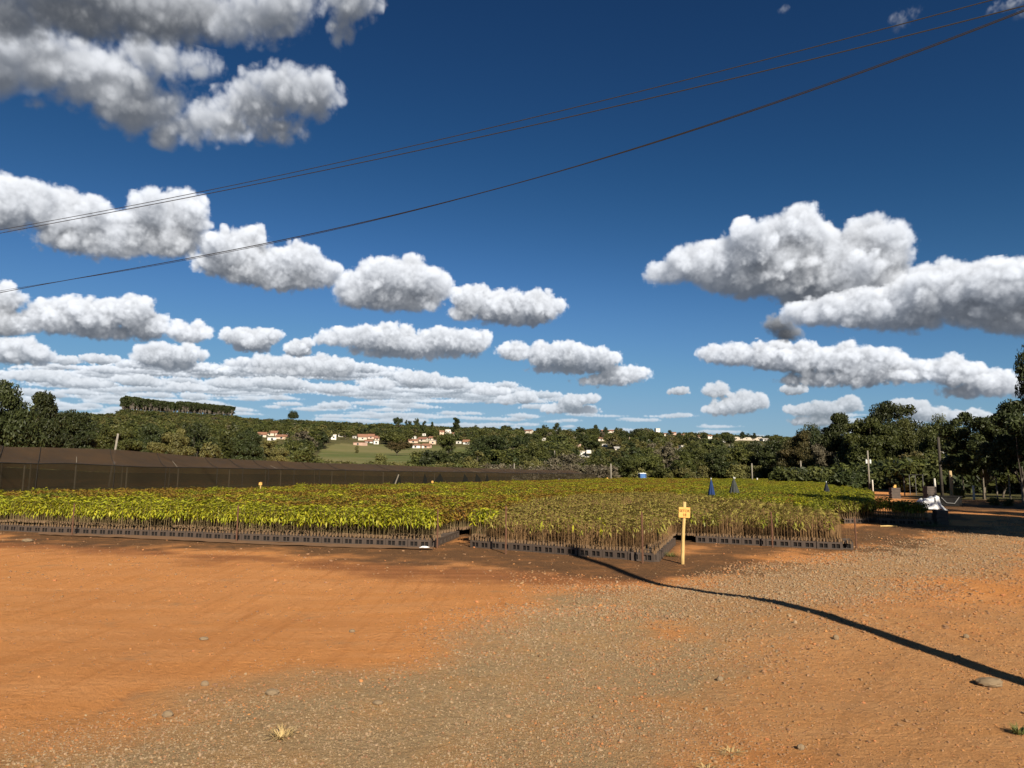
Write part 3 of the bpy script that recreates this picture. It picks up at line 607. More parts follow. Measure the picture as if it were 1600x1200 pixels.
stake(1338,858,809,'rusty stake at the road end corner of the bed behind the sign')
stake(790,866,790,'dark stake in the bare-stemmed bed nearest the gap')

# marker sign
def sign():
    b=g(1066,881); T=at(1069.5,784,b.y); z0=h1(b.x,b.y); H=T.z-z0
    t=thing('marker_sign','small yellow wooden marker sign on a pale round post in front of the beds','sign',(b.x,b.y,z0))
    m=MB(); lean=(T.x-b.x); pts=[(lean*f+.004*math.sin(9*f),.006*math.sin(7*f),f*H-(.2 if f==0 else 0)) for f in np.linspace(0,1,9)]
    m.tube(pts,[.035,.033,.034,.031,.033,.031,.032,.030,.030],10); obj('post',m.mesh('post',mat('pale_pole',(.54,.40,.16),.7,noise=1.5,nscale=14,col2=(.42,.25,.09),bump=.4,stretch=(1,1,.35)),True),t)
    zc=at(1068,800.5,b.y).z-z0; m=MB(); m.box((0,0,0),(.205,.018,.186)); me=m.mesh('board',mat('sign_wood',(.56,.28,.055),.65,noise=1.2,nscale=9,col2=(.64,.37,.11),stretch=(.4,1,3)))
    bo=obj('board',me,t,(lean*.84-.006,-.042,zc)); bo.rotation_euler=(0,math.radians(2.5),0)
    for s,sz,zz in (('SETOR',.058,.026),('18',.066,-.046)):
        c=bpy.data.curves.new('lettering','FONT'); c.body=s; c.size=sz*1.08; c.align_x='CENTER'; c.align_y='CENTER'; c.extrude=.0008; c.offset=.0012; c.materials.append(mat('burnt_lettering',(.12,.045,.010),.8))
        tmp=bpy.data.objects.new('lettering_curve',c); me=bpy.data.meshes.new_from_object(tmp); bpy.data.objects.remove(tmp); o=obj('lettering',me,bo,(0,-.0105,zz)); o.rotation_euler=(math.pi/2,0,0)
    m=MB()
    for sx in (-1,1): m.tube([(sx*.012,-.012,.07),(sx*.012,-.010,.07)],.004,6)
    obj('nails',m.mesh('nails',M_RUST),bo)
sign()

# black weed cloth in front of the leafy bed
def cloth_strip(name,pts,label,seed):
    P=[g(a,b) for a,b in pts]; n=len(P)//2; A,B=P[:n],P[n:][::-1]; m=MB(); V=[];F=[]; K=60; J=6
    for i in range(K+1):
        f=i/K*(n-1); k=min(int(f),n-2); a=A[k].lerp(A[k+1],f-k); b=B[k].lerp(B[k+1],f-k); off=noise2(i*.35,0,1,seed)*1.1-.75
        for j in range(J+1):
            q=a.lerp(b,j/J*(1+off*.7)); wr=.02*noise2(q.x,q.y*2,.18,seed)+.02*max(0,noise2(q.x,q.y*2.5,.5,seed+1)-.55); V.append((q.x,q.y,h1(q.x,q.y)+.008+wr))
    for i in range(K):
        for j in range(J): a=i*(J+1)+j; F.append((a,a+1,a+J+2,a+J+1))
    m.add(V,F); o=obj(name,m.mesh(name,mat('weed_cloth',(.10,.065,.042),.9,noise=2.2,nscale=2.5,col2=(.24,.12,.05)),True)); tag(o,label,'ground cloth')
cloth_strip('weed_cloth',[(60,836),(250,844),(450,853),(676,860),(676,856),(450,848),(250,838),(60,831)],'dusty black weed cloth strip lying in front of the long leafy bed',41)
# ---------------------------------------------------------------- shade house
def shade_house():
    K=[(-260,20.5,700,672),(-60,26.5,720,693),(0,29,722,697),(200,35,729.5,705),(400,44,733,719),(600,57,737,726),(800,75,739.3,732.5),(930,96,740,735)]
    fr=np.linspace(0,len(K)-1,71); kk=np.arange(len(K)); I=lambda c,f:np.interp(f,kk,[q[c] for q in K])
    pts=[]
    for f in fr:
        px,Y=I(0,f),I(1,f); e=at(px,I(2,f),Y); e.z+=(noise2(f*3.1,0,1,37)-.5)*.10; r=at(px,I(3,f),Y+3.6); r.z+=(noise2(f*2.3,0,1,38)-.5)*.16; r.x=e.x-2.6+(r.x-at(px,600,Y+3.6).x); pts.append((e,r,f))
    t=thing('shade_house','long low shade house of dark netting behind the left seedling beds','shade house',(pts[0][0].x,pts[0][0].y,0)); O=pts[0][0].copy(); O.z=0
    wall_m=net_mat('net_wall',(.028,.023,.012),(.052,.036,.016),.68,.7); roof_m=net_mat('net_roof',(.120,.066,.028),(.034,.029,.024),.84,.55)
    def sheet(rowf,m,name,parent=t,rows=5,sm=True):
        mb=MB(); V=[];F=[]; n=len(pts)
        for e,r,f in pts:
            for j in range(rows): V.append(rowf(e,r,f,j/(rows-1))-O)
        for i in range(n-1):
            for j in range(rows-1): a=i*rows+j; F.append((a,a+rows,a+rows+1,a+1))
        mb.add(V,F); return obj(name,mb.mesh(name,m,sm),parent)
    def wob(e,f,s,a): return (noise2(e.x,e.y,s,31)-.5)*a
    sheet(lambda e,r,f,q: Vector((e.x+wob(e,f,.9,.10)*math.sin(3.1*q),e.y+wob(e,f,1.3,.16)*math.sin(3.1*q),e.z*(1-q)+(-.03)*q)),wall_m,'wall_net')
    sheet(lambda e,r,f,q: Vector(e).lerp(r,q)+Vector((-.04,.05,.03-.16*math.sin(math.pi*q)*(.5+noise2(e.x+q*2,e.y,2.2,33)))),roof_m,'roof_net',rows=7)
    far=sheet(lambda e,r,f,q: Vector((r.x-q*9,r.y+q*4.2,r.z-.02-.9*q*q)),roof_m,'roof_net',rows=4); far['label']='far side of the netting roof'
    sheet(lambda e,r,f,q: Vector((e.x-11.3,e.y+5.2,(r.z-.9)*(1-q))),net_mat('net_back',(.022,.020,.012),(.035,.028,.016),.96,.8),'back_net',rows=3)
    mb=MB(); mb.tube([e-O+Vector((0,0,.02)) for e,r,f in pts],.022,5); obj('eave_cable',mb.mesh('eave_cable',mat('dark_cable',(.02,.018,.015),.7)),t)
    sm_=mat('net_seam',(.020,.017,.014),.9)
    for i in range(1,len(pts),2):
        if random.random()<.3: continue
        e,r,f=pts[i]; mb=MB(); mb.tube([Vector(e).lerp(r,q)-O+Vector((-.04,.03,.055-.15*math.sin(math.pi*q)*(.5+noise2(e.x+q*2,e.y,2.2,33)))) for q in (0,.25,.5,.75,1)],.014,4); obj('seam',mb.mesh('seam',sm_),t)
        mb=MB(); mb.tube([(e.x-O.x,e.y-O.y-.09,0),(e.x-O.x,e.y-O.y-.03,e.z)],.014,4); obj('seam',mb.mesh('seam',sm_),t)
    pm=mat('net_post',(.22,.18,.13),.85,noise=1,nscale=12)
    for i in range(2,len(pts),4):
        e,r,f=pts[i]; mb=MB(); q=e-O; mb.tube([(q.x-.06,q.y+.05,-.2),(q.x-.06,q.y+.05,e.z-.02)],.035,6); obj('post',mb.mesh('post',pm),t)
        mb=MB(); s=r-O; mb.tube([(s.x,s.y+.2,-.2),(s.x,s.y+.2,r.z-.15)],.035,6); obj('post',mb.mesh('post',pm),t)
        if i%8==2:
            mb=MB(); a=e-O+Vector((-.05,.06,-.06)); b=s+Vector((0,.12,-.2)); mb.tube([a,b],.02,5); obj('rafter',mb.mesh('rafter',pm),t)
    # growing benches with seedlings inside, seen faintly through the net
    sheet(lambda e,r,f,q: Vector((e.x-.8-9*q,e.y+.5+4*q,.5+.10*noise2(e.x+q*9,e.y+q*7,.5,36))),mat('inner_plants',(.13,.125,.030),.8,noise=1.2,nscale=3,col2=(.06,.055,.02)),'inner_bed',rows=12,sm=False)
    # dark sheets put in for the shade of torn openings; prop pole near the middle
    hm=net_mat('net_opening_shade',(.008,.008,.006),(.012,.012,.008),.97,1.)
    for (xa,xb) in ((612,628),(660,668),(676,694),(722,732),(741,752),(758,764)):
        mb=MB(); 
        def wp(px,frac):
            f=np.interp(px,[q[0] for q in K],kk); Y=I(1,f)-.12; e=at(px,I(2,f),Y); return Vector((e.x,e.y,e.z*(1-frac)+.0))-O
        tt=random.uniform(.2,.8); V=[wp(xa,1),wp(xb,1),wp(xb-(xb-xa)*.1,.35),wp(xa+(xb-xa)*tt,.06),wp(xa+(xb-xa)*.15,.5)]; V2=[v+Vector((-.02,.05,0)) for v in V]; n=len(V)
        mb.add(V+V2,[tuple(range(n)),tuple(range(2*n-1,n-1,-1))]+[(i,(i+1)%n,n+(i+1)%n,n+i) for i in range(n)]); o=obj('opening_shade',mb.mesh('opening_shade',hm),t); o['label']='dark sheet for the shade in a gap of the netting wall'
shade_house()
def pole_thing(name,label,cat,px,pyb,pyt,Y,r0,r1,m,lean=0,group=None):
    T=at(px,pyt,Y); z0=h1(T.x,Y); t=thing(name,label,cat,(T.x-lean,Y,z0),0,group); H=T.z-z0; mb=MB(); mb.tube([(0,0,-.3),(lean*.5,0,H*.5),(lean,0,H)],[r0,(r0+r1)/2,r1],8); obj('pole',mb.mesh('pole',m,True),t); return t,H
WOODP=mat('weathered_wood',(.20,.17,.13),.85,noise=1.3,nscale=6,col2=(.11,.09,.07),bump=.3,stretch=(1,1,.2)); PALEP=mat('pale_concrete',(.25,.22,.18),.85,noise=1,nscale=5,col2=(.17,.15,.12)); DARKP=mat('tarred_wood',(.06,.05,.04),.85,noise=1,nscale=6)
o=MB(); 
def simple(name,mb,m,label,cat,loc,rz=0,group=None,sm=False): return tag(obj(name,mb.mesh(name,m,sm),None,loc,rz),label,cat,group)
p=at(623,741.5,56.0); q=at(612,757,55.5); mb=MB(); mb.tube([Vector((q.x,q.y,0))-q*0-Vector((q.x,q.y,0)),(p.x-q.x,p.y-q.y,p.z)],.05,6); simple('prop_pole',mb,WOODP,'pale wooden pole leaning against a torn gap in the shade house netting','pole',(q.x,q.y,0))
# leaning pale pole behind the shade house
t,H=pole_thing('leaning_post','pale leaning post sticking up behind the shade house roof','post',184.6,700,677.5,48,.075,.065,PALEP,lean=.42)
mb=MB(); mb.box((.40-.06,0,H*.52),(.14,.12,.22)); obj('insulator',mb.mesh('insulator',mat('white_ceramic',(.7,.7,.68),.4)),t)

# ---------------------------------------------------------------- power poles and wires
def utility(px,pyb,pyt,Y,label,r=.11,m=WOODP,boxes=False,arm=False):
    t,H=pole_thing('utility_pole',label,'utility pole',px,pyb,pyt,Y,r,r*.75,m,group='utility poles around the nursery')
    if boxes:
        for s in (-1,1):
            mb=MB(); mb.tube([(s*.2,-.02,H*.72-.18),(s*.2,-.02,H*.72+.16),(s*.2,-.02,H*.72+.2)],[.10,.11,.07],10); mb.tube([(s*.2,-.02,H*.72+.2),(s*.2,-.02,H*.72+.28)],.03,6); obj('transformer',mb.mesh('transformer',mat('pale_enamel',(.55,.57,.55),.5)),t)
        mb=MB(); mb.box((0,-.02,H*.72+.05),(.4,.06,.08)); obj('bracket',mb.mesh('bracket',M_RUST),t)
    if arm:
        mb=MB(); mb.box((0,-.12,H-.35),(1.3,.1,.12)); obj('crossarm',mb.mesh('crossarm',WOODP),t)
        for s in (-.55,0,.55):
            mb=MB(); mb.tube([(s,-.12,H-.29),(s,-.12,H-.17),(s,-.12,H-.12)],[.03,.05,.02],8); obj('insulator',mb.mesh('insulator',mat('white_ceramic',(.7,.7,.68),.4)),t)
    return t
utility(1355.5,760,704,75,'slim utility pole with two white transformer cans before the dark trees',.10,PALEP,boxes=True)
u=utility(1466,775,682.5,58,'tall utility pole with a pale top beside the white tarpaulin heap',.13,DARKP)
mb=MB(); mb.box((.14,-.1,3.6),(.26,.06,.05)); obj('lamp_arm',mb.mesh('lamp_arm',PALEP),u); mb=MB(); mb.tube([(.22,-.12,3.5),(.36,-.14,3.62),(.46,-.16,3.6)],[.05,.09,.04],8); obj('lamp',mb.mesh('lamp',mat('pale_enamel',(.55,.57,.55),.5)),u)
utility(1251,757,720,92,'slim concrete utility pole in front of the brown-tipped tree',.11,PALEP,arm=False)
utility(1174.6,755,724,100,'slim pale utility pole behind the grey folded umbrella',.11,PALEP)
utility(803.5,735,724,118,'slim grey pole on the scrub slope above the far shade house',.10,PALEP)
utility(954.5,741,724.5,104,'short pale pole at the far end of the shade house',.12,PALEP)
utility(866.5,716,704,190,'thin pale pole among the dry scrub on the slope',.16,PALEP)
# pole out of frame whose shadow crosses the yard
sp=thing('utility_pole','tall wooden utility pole beside the yard throwing the long shadow','utility pole',(5.15,2.66,0),0,'utility poles around the nursery')
mb=MB(); mb.tube([(0,0,-.4),(0,0,3.6),(.02,0,7.35)],[.112,.105,.095],10); obj('pole',mb.mesh('pole',WOODP,True),sp); mb=MB(); mb.box((0,.12,6.9),(.24,.1,.12)); obj('crossarm',mb.mesh('crossarm',WOODP),sp)
WIRE=mat('black_wire',(.018,.017,.016),.6); WIREG=mat('grey_wire',(.03,.032,.036),.5)
def wire(samples,YL,YR,r,m,label,twist=0.):
    # samples px,py fitted with a smooth curve; the span runs in a vertical plane from left (YL at px 0) to right (YR at px 1600)
    a=at(0,400,YL); b=at(1600,400,YR); ax,ay,bx,by=a.x,a.y,b.x,b.y; S=[];Zs=[]
    for px,py in samples:
        d=ray(px,py); den=d[0]*(by-ay)-d[1]*(bx-ax); tt=(ax*(by-ay)-ay*(bx-ax))/den; P=CAM+d*tt; S.append((P[0]-ax)/(bx-ax)); Zs.append(P[2])
    c=np.polyfit(S,Zs,3); f=np.linspace(-.35,1.18,90); pts=[(ax+(bx-ax)*k,ay+(by-ay)*k,float(np.polyval(c,k))) for k in f]
    mb=MB(); O=Vector(pts[0]); 
    if twist:
        for ph in (0,math.pi):
            fine=np.linspace(-.35,1.18,700); mb.tube([(ax+(bx-ax)*k+twist*math.cos(k*160+ph)-O.x,ay+(by-ay)*k-O.y,float(np.polyval(c,k))+twist*math.sin(k*160+ph)-O.z) for k in fine],r,4)
    else: mb.tube([Vector(q)-O for q in pts],r,5)
    simple('overhead_wire',mb,m,label,'overhead wire',O,0,'overhead wires crossing the sky')
wire([(45,449),(200,421),(300,400),(440,376.5),(600,344),(800,285),(1000,228),(1200,166),(1300,131),(1450,76),(1600,17)],19,8.2,.0085,WIRE,'thickest black cable, lowest of the overhead wires')
wire([(0,454.5),(300,404),(600,342.5),(1000,226.5),(1300,129.5),(1600,15)],19.6,8.35,.0055,WIRE,'thin black wire running just above the thickest cable')
wire([(0,359),(300,303),(600,237),(800,192),(1000,143),(1300,67),(1540,2)],30,13,.012,WIREG,'thin grey wire, highest of the overhead wires')
wire([(0,364.5),(300,307),(600,247.5),(800,203),(1000,157),(1300,84),(1600,10)],30,13,.014,WIREG,'thin grey wire, second highest of the overhead wires')

# ---------------------------------------------------------------- trees
def leafmat(n,c,c2,tr=.22,rand=.22): return mat(n,c,.55,attr='tint',col2=c2,trans=tr,rand=rand,spec=.25)
LM={'dark':leafmat('foliage_dark',(.050,.060,.018),(.022,.030,.010)),'mid':leafmat('foliage_mid',(.095,.100,.024),(.040,.050,.014)),'olive':leafmat('foliage_olive',(.150,.138,.042),(.070,.068,.022)),'grey':leafmat('foliage_grey_brown',(.15,.125,.085),(.080,.070,.040)),'brown':leafmat('foliage_brown_tips',(.115,.080,.032),(.050,.050,.018))}
BARK=mat('bark',(.13,.105,.08),.9,noise=1.3,nscale=5,col2=(.06,.05,.04),bump=.5,stretch=(1,1,.3)); BARKP=mat('pale_bark',(.30,.26,.21),.9,noise=1.2,nscale=4,col2=(.16,.13,.10),stretch=(1,1,.3))
def tree_mesh(kind,seed,nleaf,leaf,lm,bark=BARK):
    """unit-height tree: returns trunk and crown meshes"""
    rng=np.random.default_rng(seed)
    P={'round':(.22,.54,.44,.47,74),'broad':(.18,.53,.56,.46,90),'tall':(.24,.58,.27,.45,56),'umbrella':(.55,.80,.46,.17,30),'shrub':(.05,.46,.55,.50,34),'loose':(.18,.53,.46,.48,80),'euca':(.25,.58,.20,.43,44)}[kind]
    tb,cz,rx,rz,nc=P; C=[]
    while len(C)<nc:
        d=rng.standard_normal(3); d/=np.linalg.norm(d); k=rng.random()**.42; q=d*k*np.array([rx,rx,rz]); 
        if kind in('round','broad','loose') and q[2]<0: q[2]*=.75
        wob=1+.30*(noise2(d[0]*1.7+seed,d[1]*1.7+d[2]*1.3,.8,60)-.5); C.append(q*wob+np.array([0,0,cz]))
    C=np.array(C)
    for _ in range(2):
        dd=np.sort(np.linalg.norm(C[:,None]-C[None],axis=2),axis=1)[:,4]; C=C[dd<np.median(dd)*1.22]
    nc=len(C); C[:,2]=C[:,2]/C[:,2].max()*.97 if kind!='shrub' else np.minimum(C[:,2],1.0); mb=MB(); r0=.020 if kind!='shrub' else .012
    if kind=='euca': r0=.010
    bend=rng.normal(0,.03,2); tt=np.array([bend[0],bend[1],tb]); mb.tube([(0,0,-.03),(bend[0]*.4,bend[1]*.4,tb*.5),tuple(tt)],[r0*1.35,r0,r0*.8],7)
    idx=rng.permutation(nc)[:16]
    for i in idx:
        c=C[i]; st=tt*rng.uniform(.75,1.0) if kind!='shrub' else np.array([rng.normal(0,.05),rng.normal(0,.05),0]); mid_=(st+c)/2+np.array([*rng.normal(0,.02,2),-.02+.05*rng.random()]); mb.tube([st,mid_,c],[r0*.55,r0*.33,r0*.10],5)
    if kind=='euca': mb.tube([tuple(tt),(bend[0]*1.3,bend[1]*1.3,.97)],[r0*.8,r0*.15],5)
    trunk=mb.mesh('trunk',bark,True)
    w=rng.uniform(.6,1.4,nc); cnt=(nleaf*w/w.sum()).astype(int); V=[];T=[]; cs=(.98 if kind!='loose' else .76)*rx/ nc**.33
    for c,n,tw in zip(C,cnt,w):
        sp=cs*rng.uniform(.65,1.25); pos=rng.standard_normal((n,3)); pos/=np.linalg.norm(pos,axis=1,keepdims=True)+1e-9; pos*=(rng.random((n,1))**.5)*np.array([1.25,1.25,.8])*sp; pos+=c
        nrm=rng.standard_normal((n,3))*.8+np.array([0,0,.5])+ (pos-c)/sp*.8; nrm/=np.linalg.norm(nrm,axis=1,keepdims=True); a=np.cross(nrm,rng.standard_normal((n,3))); a/=np.linalg.norm(a,axis=1,keepdims=True); b=np.cross(nrm,a)
        l=leaf*rng.uniform(.6,1.35,(n,1)); V.append(np.stack([pos-a*l,pos+b*l*.42,pos+a*l,pos-b*l*.42],1)); T.append(np.clip(rng.uniform(0,1)*.6+rng.normal(.2,.2,n),0,1))
    return trunk,quads_mesh('crown',np.concatenate(V),np.concatenate(T),lm)
VAR={}
def variants(kind,tone,n,nleaf,leaf,bark=BARK):
    k=(kind,tone,nleaf)
    if k not in VAR: VAR[k]=[tree_mesh(kind,hash_(kind+tone)+i,nleaf,leaf,LM[tone],bark) for i in range(n)]
    return VAR[k]
def hash_(s): return sum(ord(c)*(i+7) for i,c in enumerate(s))%9973
def joined(pair):
    tr,cr=pair; bm=bmesh.new(); bm.from_mesh(tr); n0=len(bm.faces); bm.from_mesh(cr); bm.faces.ensure_lookup_table()
    for f in bm.faces[n0:]: f.material_index=1
    me=bpy.data.meshes.new('tree'); bm.to_mesh(me); bm.free(); me.materials.append(tr.materials[0]); me.materials.append(cr.materials[0]); return me
NT=[0]
def tree(px,top,Y,wpx,kind,tone,label,group=None,near=False,name='tree',X=None,H=None,cat='tree',bark=BARK):
    nl,lf=(30000,.021) if near else (7000,.030)
    if kind=='shrub': nl,lf=(4200,.045)
    vs=variants(kind,tone,2,nl,lf,bark); tr,cr=vs[NT[0]%len(vs)]; NT[0]+=1
    if X is None: T=at(px,top,Y); X=T.x; z0=h1(X,Y); H=T.z-z0
    else: z0=h1(X,Y)
    W=wpx*Y/F_PX; rx={'round':.44,'broad':.56,'tall':.27,'umbrella':.46,'shrub':.55,'loose':.46,'euca':.17}[kind]*2.15; s=W/rx
    t=thing(name,label,cat,(X,Y,z0-.05),random.uniform(0,6.28),group); t.scale=(s,s,H/.97); obj('trunk',tr,t); obj('crown',cr,t); return t
# left edge and the belt behind the shade house
tree(8,606,54,125,'broad','dark','huge dark leafy tree at the left edge, tallest behind the shade house',near=True)
tree(66,621,60,95,'loose','dark','dark feathery tree just right of the huge dark tree',near=True)
tree(-75,610,50,130,'round','dark','dark round tree cut by the left edge of the photo',near=True)
G='trees in the belt behind the shade house'
belt=[(112,648,75,85,'round','dark',0),(150,664,88,80,'broad','mid',1),(192,672,84,72,'round','mid',1),(232,668,98,84,'broad','dark',0),(272,674,92,70,'loose','olive',2),(308,666,112,84,'broad','dark',0),(338,684,95,60,'shrub','olive',3),(364,672,118,72,'round','mid',1),(392,679,90,62,'round','dark',0),(424,690,98,60,'loose','olive',2),(448,688,112,74,'broad','mid',1),(478,694,104,62,'shrub','mid',3)]
TD_={0:'dark green rounded tree',1:'mid green bushy tree',2:'pale olive airy tree',3:'low olive shrub'}
cnt={}
for px,top,Y,w,k,tn,d in belt:
    i=cnt.get(d,0); cnt[d]=i+1; tree(px,top,Y,w,k,tn,f'{TD_[d]} behind the shade house, {ORD[i]} of its kind from the left',G,near=Y<100,name='shrub' if d==3 else 'tree',cat='shrub' if d==3 else 'tree')
# slope behind the far half of the shade house
tree(690,706,150,62,'round','dark','small dark tree on the scrub slope right of the meadow')
tree(766,684,185,95,'broad','dark','broad dark tree above the dry scrub right of the roofed houses')
tree(702,677,270,34,'round','mid','round bright green tree among the terracotta-roofed houses')
tree(497,690,330,15,'round','dark','lone small round tree standing in the green meadow')
tree(558,694,340,9,'shrub','olive','small pale bush in the middle of the green meadow',name='shrub',cat='shrub')
tree(622,690,300,48,'broad','brown','broad brownish tree at the top right of the meadow')
tree(600,705,200,30,'shrub','olive','olive bush at the lower edge of the meadow',name='shrub',cat='shrub')
tree(838,696,170,60,'broad','mid','mid green tree left of the white house on the slope')
tree(880,708,135,60,'shrub','grey','grey dry bush just below the white house with the pink box',name='shrub',cat='shrub')
tree(932,712,130,56,'shrub','mid','green bush right of the white house on the slope',name='shrub',cat='shrub')
G='trees behind the far end of the seedling field'
belt=[(972,716,122,54,'round','mid'),(1008,702,128,62,'broad','mid'),(1040,694,140,60,'loose','grey'),(1066,706,126,56,'round','mid'),(1094,694,132,66,'broad','mid'),(1126,704,124,54,'round','dark'),(1150,696,128,62,'loose','mid'),(1182,692,130,66,'broad','dark'),(1212,690,122,64,'round','dark')]
for i,(px,top,Y,w,k,tn) in enumerate(belt): tree(px,top,Y,w,k,tn,f'{dict(mid="mid green",dark="dark green",grey="greyish dry")[tn]} tree behind the far end of the seedling field, {ORD[i]} from the left',G)
tree(1246,680,112,62,'round','brown','brown-tipped rounded tree behind the slim concrete pole',near=True)
tree(1281,694,118,56,'loose','grey','pale grey-brown airy tree just left of the big dome-shaped tree',near=True)
tree(1264,672,150,40,'umbrella','dark','small flat-topped tree peeping above the brown-tipped tree')
tree(1313,652,106,84,'loose','dark','dark feathery tree on the left flank of the big dome-shaped tree',near=True)
tree(1384,635,112,122,'broad','dark','big dome-shaped tree, tallest of the right-hand trees behind the field',near=True)
tree(1352,660,98,92,'round','mid','mid green tree in front of the big dome-shaped tree',near=True,bark=BARKP)
tree(1432,662,100,84,'broad','mid','bushy tree right of the big dome-shaped tree',near=True)
tree(1472,658,92,74,'broad','mid','tall mid green tree behind the pole with the pale top',near=True)
tree(1440,700,84,66,'shrub','brown','brownish shrub under the right-hand trees',name='shrub',cat='shrub')
tree(1500,690,78,60,'round','dark','small dark tree between the pole and the feathery tree by the road',near=True)
tree(1528,648,52,112,'loose','dark','dark feathery tree overhanging the dirt road',near=True)
tree(1588,636,46,120,'loose','dark','dark tall tree standing at the right end of the road fence',near=True)
tree(1560,700,56,70,'round','mid','low green tree behind the road fence',near=True)
tree(1640,566,25,106,'broad','dark','dark tree at the right edge reaching above all its neighbours',near=True)
for i,(x,y,h,w) in enumerate([(18.7,13.0,9.6,6.6),(20.5,12.6,11,8),(24.5,13.5,11,8.5),(29,15.0,11,9),(32,19.5,11,9),(31.5,27,11,9),(37,29,11.5,9.5),(41,34,11,10),(47,41,12,11),(54,51,12,11),(63,63,12,12)]):
    tree(0,0,y,w*F_PX/y,'broad','dark',f'large dark roadside tree shading the dirt road, {ORD[i]} along the road','roadside trees shading the dirt road',near=i<3,X=x,H=h)
tree(0,0,5.0,1.2*F_PX/5.0,'shrub','mid','small roadside bush at the edge of the yard',name='shrub',cat='shrub',X=6.35,H=1.75)
# skyline trees
sky_t=[(458,644,800,17,'umbrella','flat-topped tree standing alone on the skyline left of the meadow'),(622,653,800,14,'umbrella','flat-topped pale tree on the skyline above the orange-roofed houses'),(638,656,810,12,'loose',''),(652,654,800,13,'round','round tree on the skyline above the terracotta roofs'),(664,658,805,10,'round',''),(675,659,800,8,'tall',''),(712,653,760,16,'tall','tall dark tree standing highest on the skyline near the middle'),(743,664,800,10,'round',''),(758,666,800,8,'round',''),(790,665,800,14,'umbrella',''),(815,667,800,12,'round',''),(850,664,800,16,'round',''),(871,661,800,15,'round','round tree on the skyline above the red-roofed house'),(905,667,800,14,'round',''),(931,664,800,13,'round',''),(946,667,800,12,'round',''),(963,668,800,10,'round',''),(1010,669,800,14,'round',''),(1046,672,800,12,'round',''),(1062,675,800,10,'round',''),(1080,676,800,12,'umbrella',''),(1100,677,800,10,'round',''),(1134,675,800,10,'round',''),(1160,674,800,11,'round','round tree on the skyline above the long pale warehouse'),(1178,676,800,12,'broad',''),(1200,679,800,12,'round','')]
k=0
for px,top,Y,w,kd,lb in sky_t:
    if not lb: lb=f'small dark tree breaking the far skyline, {ORD[k]} of these from the left'; k+=1
    top+=1; tree(px,top,Y,w,kd,'dark',lb,'trees breaking the far skyline')
# ---------------------------------------------------------------- houses on the slope
WALLS={'white':(.66,.63,.58),'cream':(.58,.50,.40),'pink':(.55,.37,.29),'grey':(.40,.38,.35),'peach':(.58,.43,.32)}
ROOFS={'terra':(.27,.135,.085),'red':(.24,.115,.08),'brown':(.20,.10,.06),'grey':(.35,.33,.31),'pale':(.62,.55,.45)}
def house(px,pyb,wpx,hpx,wall,roof,label,kind='gable',Y=None,rz=None,group='houses on the wooded slope'):
    wpx*=.88; hpx*=.9; P=hit(px,pyb) if Y is None else at(px,pyb,Y); Y=P.y; s=Y/F_PX; W=max(3.,wpx*s); H=hpx*s; D=W*.8
    t=thing('house',label,'house',(P.x,P.y,P.z-.2),rz if rz is not None else random.uniform(-.5,.5),group)
    wm=mat('wall_'+wall,WALLS[wall],.85,noise=.8,nscale=.5,col2=tuple(q*.82 for q in WALLS[wall])); rm=mat('roof_'+roof,ROOFS[roof],.8,noise=1.2,nscale=1.5,col2=tuple(q*.65 for q in ROOFS[roof]))
    hw=H if kind=='flat' else H*.60; x,y=W/2,D/2; m=MB()
    if kind=='gable': m.add([(-x,-y,-3),(x,-y,-3),(x,y,-3),(-x,y,-3),(-x,-y,hw),(x,-y,hw),(x,y,hw),(-x,y,hw),(-x,0,H-.1),(x,0,H-.1)],[(0,1,5,4),(2,3,7,6),(0,4,8,7,3),(1,2,6,9,5),(4,5,9,8),(6,7,8,9)])
    else: m.box((0,0,hw/2-1.5),(W,D,hw+3))
    obj('wall',m.mesh('wall',wm),t); m=MB(); ov=.45
    if kind=='gable':
        sl=(H-hw)/y
        for sg in (-1,1): m.add([(-x-ov,sg*(y+ov),hw-ov*sl),(x+ov,sg*(y+ov),hw-ov*sl),(x+ov,0,H),(-x-ov,0,H),(-x-ov,sg*(y+ov),hw-ov*sl+.15),(x+ov,sg*(y+ov),hw-ov*sl+.15),(x+ov,0,H+.15),(-x-ov,0,H+.15)],[(0,1,2,3),(4,5,6,7),(0,1,5,4),(1,2,6,5),(2,3,7,6),(3,0,4,7)])
    elif kind=='hip':
        r=x*.35; m.add([(-x-ov,-y-ov,hw+.02),(x+ov,-y-ov,hw+.02),(x+ov,y+ov,hw+.02),(-x-ov,y+ov,hw+.02),(-r,0,H),(r,0,H)],[(0,1,5,4),(1,2,5),(2,3,4,5),(3,0,4),(3,2,1,0)])
    else: m.box((0,0,hw+.1),(W+.4,D+.4,.24))
    obj('roof',m.mesh('roof',rm),t)
    gm=mat('dark_glass',(.03,.035,.04),.25); n=max(1,min(4,int(W/3.2))); fl=2 if hw>4.6 else 1
    for f in range(fl):
        for i in range(n):
            wx=-x+W*(i+.5)/n; z=hw*(f+.52)/fl
            if f==0 and i==n//2 and n>1:
                m=MB(); m.box((wx,-y-.03,1.05),(.95,.08,2.1)); obj('door',m.mesh('door',mat('house_door',(.14,.08,.05),.7)),t); continue
            fr=MB(); fr.box((wx,-y-.02,z),(1.35,.06,1.2)); fo=obj('window',fr.mesh('window',mat('window_frame',(.5,.47,.42),.7)),t); m=MB(); m.box((wx,-y-.06,z),(1.15,.04,1.0)); obj('pane',m.mesh('pane',gm),fo)
    return t
